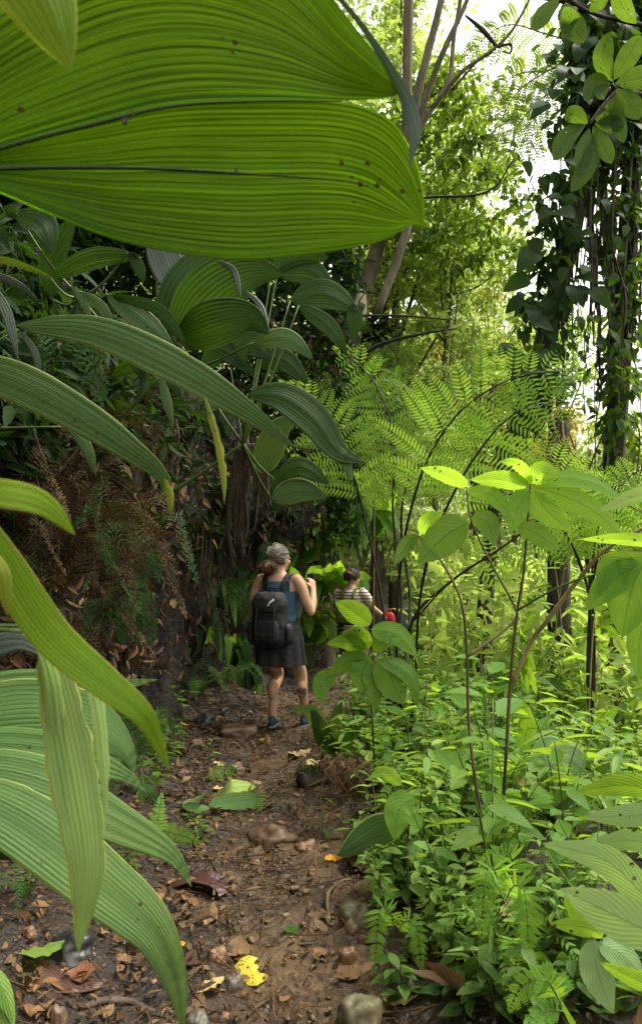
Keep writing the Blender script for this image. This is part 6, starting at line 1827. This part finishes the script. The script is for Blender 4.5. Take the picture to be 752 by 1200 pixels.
# pack
BPK = thing('backpack', 'black nylon backpack with side pockets worn by the grey-haired hiker', 'backpack', F1.w((-.01, -.22, .8)))
mb = MB()
loft(mb, [(0, -.2, .775, .10, .06), (0, -.215, .80, .145, .09), (0, -.22, .9, .165, .105), (0, -.218, 1.02, .165, .105), (0, -.21, 1.14, .15, .095), (0, -.19, 1.22, .12, .07), (0, -.18, 1.245, .06, .035)], F1, 44, True, 50, p=2.5); rough(mb, .011)
bb = mb.build('pack_body', M['pack'], BPK)
mb = MB(); loft(mb, [(0, -.29, .81, .08, .03), (0, -.305, .85, .115, .05), (0, -.308, .94, .118, .05), (0, -.30, 1.01, .105, .04), (0, -.285, 1.035, .06, .02)], F1, 36, True, 30, p=2.5); rough(mb, .009); mb.build('front_pocket', M['pack'], BPK)
mb = MB(); loft(mb, [(0, -.2, 1.255, .05, .03), (0, -.215, 1.25, .11, .075), (0, -.225, 1.215, .142, .105), (0, -.232, 1.15, .158, .112), (0, -.235, 1.10, .152, .105)], F1, 40, False, 24, p=2.4); rough(mb, .012); mb.build('top_flap', M['pack_trim'], BPK)
for k in (-1, 1):
    mb = MB(); loft(mb, [(.15 * k, -.21, .80, .03, .05), (.172 * k, -.215, .85, .035, .065), (.172 * k, -.215, .95, .035, .065), (.16 * k, -.21, .99, .02, .04)], F1, 24, True, 22); mb.build('side_pocket', M['pack'], BPK)
    mb = MB()
    leaf(mb, [F1.w(p) for p in ((.06 * k, -.135, 1.2), (.085 * k, -.115, 1.33), (.105 * k, -.045, 1.408), (.115 * k, .05, 1.385), (.13 * k, .125, 1.25), (.16 * k, .09, 1.1), (.175 * k, -.03, .98), (.15 * k, -.16, .88))], .055, 'round', side=F1.R @ np.array((1., .3 * k, 0)), n=40, m=4, fold=0, tint=.5)
    s__ = mb.build('shoulder_strap', M['pack_trim'], BPK); mm = s__.modifiers.new('thick', 'SOLIDIFY'); mm.thickness = .012
    mb = MB(); tube(mb, [F1.w(p) for p in ((.08 * k, -.335, 1.12), (.082 * k, -.362, .98), (.08 * k, -.345, .84))], [.007, .007], 6, 16); mb.build('strap', M['pack_trim'], BPK)
mb = MB(); tube(mb, [F1.w(p) for p in ((-.03, -.16, 1.24), (-.03, -.165, 1.285), (.03, -.165, 1.285), (.03, -.16, 1.24))], [.007, .007], 6, 18); mb.build('carry_loop', M['pack_trim'], BPK)
mb = MB(); tube(mb, [F1.w(p) for p in ((.02, -.345, 1.145), (.045, -.347, 1.175), (.075, -.335, 1.2))], [.008, .009, .007], 6, 10); mb.build('label_tab', M['white_tag'], BPK)
# phone in the raised hand
PH = thing('phone', 'small black phone held up in the right hand of the grey-haired hiker', 'phone', F1.w((.2, .27, 1.31)))
mb = MB(); loft(mb, [(.205, .285, 1.262, .034, .003), (.205, .285, 1.266, .036, .0045), (.205, .285, 1.40, .036, .0045), (.205, .285, 1.404, .034, .003)], F1, 32, True, 20, p=5); mb.build('case', M['phone'], PH)
mb = MB(); ell(mb, F1, (.19, .28, 1.385), (.007, .003, .007)); mb.build('lens', M['pack_trim'], PH)

# -- the second walker in a striped shirt
r2 = np.array((at(411, 700, 9.15)[0], 9.15, 0)); r2[2] = gz(r2[0], r2[1])
top2 = at(408, 665, 9.15)[2] - r2[2]
sc2 = top2 / 1.69
F2 = Fig(r2, rad(-24), sc2)
PB2 = thing('person', 'second walker ahead in a striped short-sleeved shirt with short brown hair and green straps', 'person', r2)
mb = MB()
loft(mb, torso_secs(.012, .95), F2, 36, True, 60)
limb(mb, F2, [(-.09, 0, .86), (-.095, .03, .66), (-.1, .06, .48), (-.1, .02, .3), (-.1, -.02, .09)], [.09, .08, .058, .052, .036])
limb(mb, F2, [(.09, 0, .86), (.1, .1, .67), (.11, .2, .49), (.11, .16, .3), (.11, .12, .09)], [.09, .08, .058, .052, .036])
limb(mb, F2, [(.17, -.005, 1.355), (.225, .03, 1.26), (.27, .09, 1.15)], [.055, .05, .042])
limb(mb, F2, [(.27, .09, 1.15), (.31, .2, 1.08), (.36, .3, 1.02)], [.041, .037, .027])
limb(mb, F2, [(-.17, -.005, 1.355), (-.24, .0, 1.24), (-.27, .02, 1.1)], [.055, .05, .042])
limb(mb, F2, [(-.27, .02, 1.1), (-.25, .12, 1.02), (-.2, .2, .97)], [.041, .037, .027])
hand(mb, F2, (.36, .3, 1.02), (.3, .6, -.5), (-.6, -.2, -.8), 1, 1, 1.1)
hand(mb, F2, (-.2, .2, .97), (.4, .6, -.3), (.6, 0, -.8), -1, 1, 1.0)
limb(mb, F2, [(0, -.015, 1.36), (0, .0, 1.42), (.0, .012, 1.47)], [.062, .054, .052])
L2 = head(mb, F2, (.01, .03, 1.55), rad(-20), 1.14)
fuse(mb, 'body', 'skin2', PB2, .008, 3)
face_bits(PB2, F2, L2, 1.14)
sweep_hair(PB2, F2, L2, (0, -1, 0), 'hair_dark', 420, 'hair', 1.1, True)
mb = MB(); loft(mb, [*torso_secs(.022, .98)[1:8], (0, -.008, 1.39, .112, .078)], F2, 40, False, 40, ripple=.015, rn=7)
for s_, pts in ((1, [(.14, -.005, 1.36), (.19, .012, 1.315), (.235, .04, 1.245), (.25, .06, 1.205)]), (-1, [(-.14, -.005, 1.36), (-.2, 0, 1.31), (-.245, .0, 1.235), (-.255, .005, 1.195)])):
    tube(mb, [F2.w(p) for p in pts], np.array([.07, .072, .066, .066]) * sc2, 16, 16, cap=False)
rough(mb, .008, 9); mb.build('striped_shirt', M['striped'], PB2)
mb = MB()
for s_, x in ((1, [(.085, -.01, .9), (.1, .05, .75), (.107, .14, .58)]), (-1, [(-.085, -.01, .9), (-.095, .01, .75), (-.1, .045, .56)])):
    tube(mb, [F2.w(p) for p in x], np.array([.115, .11, .1]) * sc2, 18, 14)
loft(mb, torso_secs(.02, .98)[:3], F2, 36, True, 16)
fuse(mb, 'shorts', 'shorts', PB2, .012, 3)
shoe(PB2, F2, (-.1, -.02, .088), 0, ('shorts', 'sole')); shoe(PB2, F2, (.11, .12, .088), 0, ('shorts', 'sole'))
GB = thing('rucksack', 'small green rucksack on the back of the striped-shirt walker', 'backpack', F2.w((0, -.2, .95)))
mb = MB(); loft(mb, [(0, -.17, .93, .09, .04), (0, -.19, .96, .135, .075), (0, -.195, 1.08, .145, .085), (0, -.18, 1.17, .115, .065), (0, -.165, 1.2, .05, .03)], F2, 36, True, 32, p=2.6); mb.build('pack_body', M['strap_green'], GB)
for k in (-1, 1):
    mb = MB(); leaf(mb, [F2.w(p) for p in ((.06 * k, -.13, 1.17), (.08 * k, -.125, 1.32), (.1 * k, -.04, 1.42), (.11 * k, .06, 1.39), (.12 * k, .14, 1.25), (.17 * k, .08, 1.08), (.14 * k, -.14, .98))], .05 * sc2, 'round', side=F2.R @ np.array((1., .3 * k, 0)), n=34, m=4, fold=0, tint=.5)
    s__ = mb.build('shoulder_strap', M['strap_green'], GB); mm = s__.modifiers.new('thick', 'SOLIDIFY'); mm.thickness = .01
# -- red and blue bag carried by the second walker
hb = F2.w((.40, .38, .96))
RB = thing('carried_bag', 'small red bag with blue side, held out by the striped-shirt walker', 'bag', hb)
FB = Fig(hb, rad(-10), .85)
mb = MB(); loft(mb, [(.03, 0, -.17, .05, .04), (.035, 0, -.14, .075, .06), (.035, 0, -.02, .08, .065), (.03, 0, .07, .06, .045), (.03, 0, .1, .02, .02)], FB, 30, True, 26, p=2.6); mb.build('bag_body', M['bag_red'], RB)
mb = MB(); loft(mb, [(-.055, -.02, -.18, .03, .03), (-.06, -.02, -.14, .045, .045), (-.058, -.02, -.03, .04, .045), (-.05, -.02, .03, .015, .02)], FB, 24, True, 22, p=2.5); mb.build('bag_pocket', M['bag_blue'], RB)
mb = MB(); tube(mb, [FB.w(p) for p in ((-.03, 0, .05), (-.02, 0, .12), (.03, 0, .14), (.06, 0, .08))], [.008, .008], 6, 18); mb.build('bag_handle', M['bag_red'], RB)
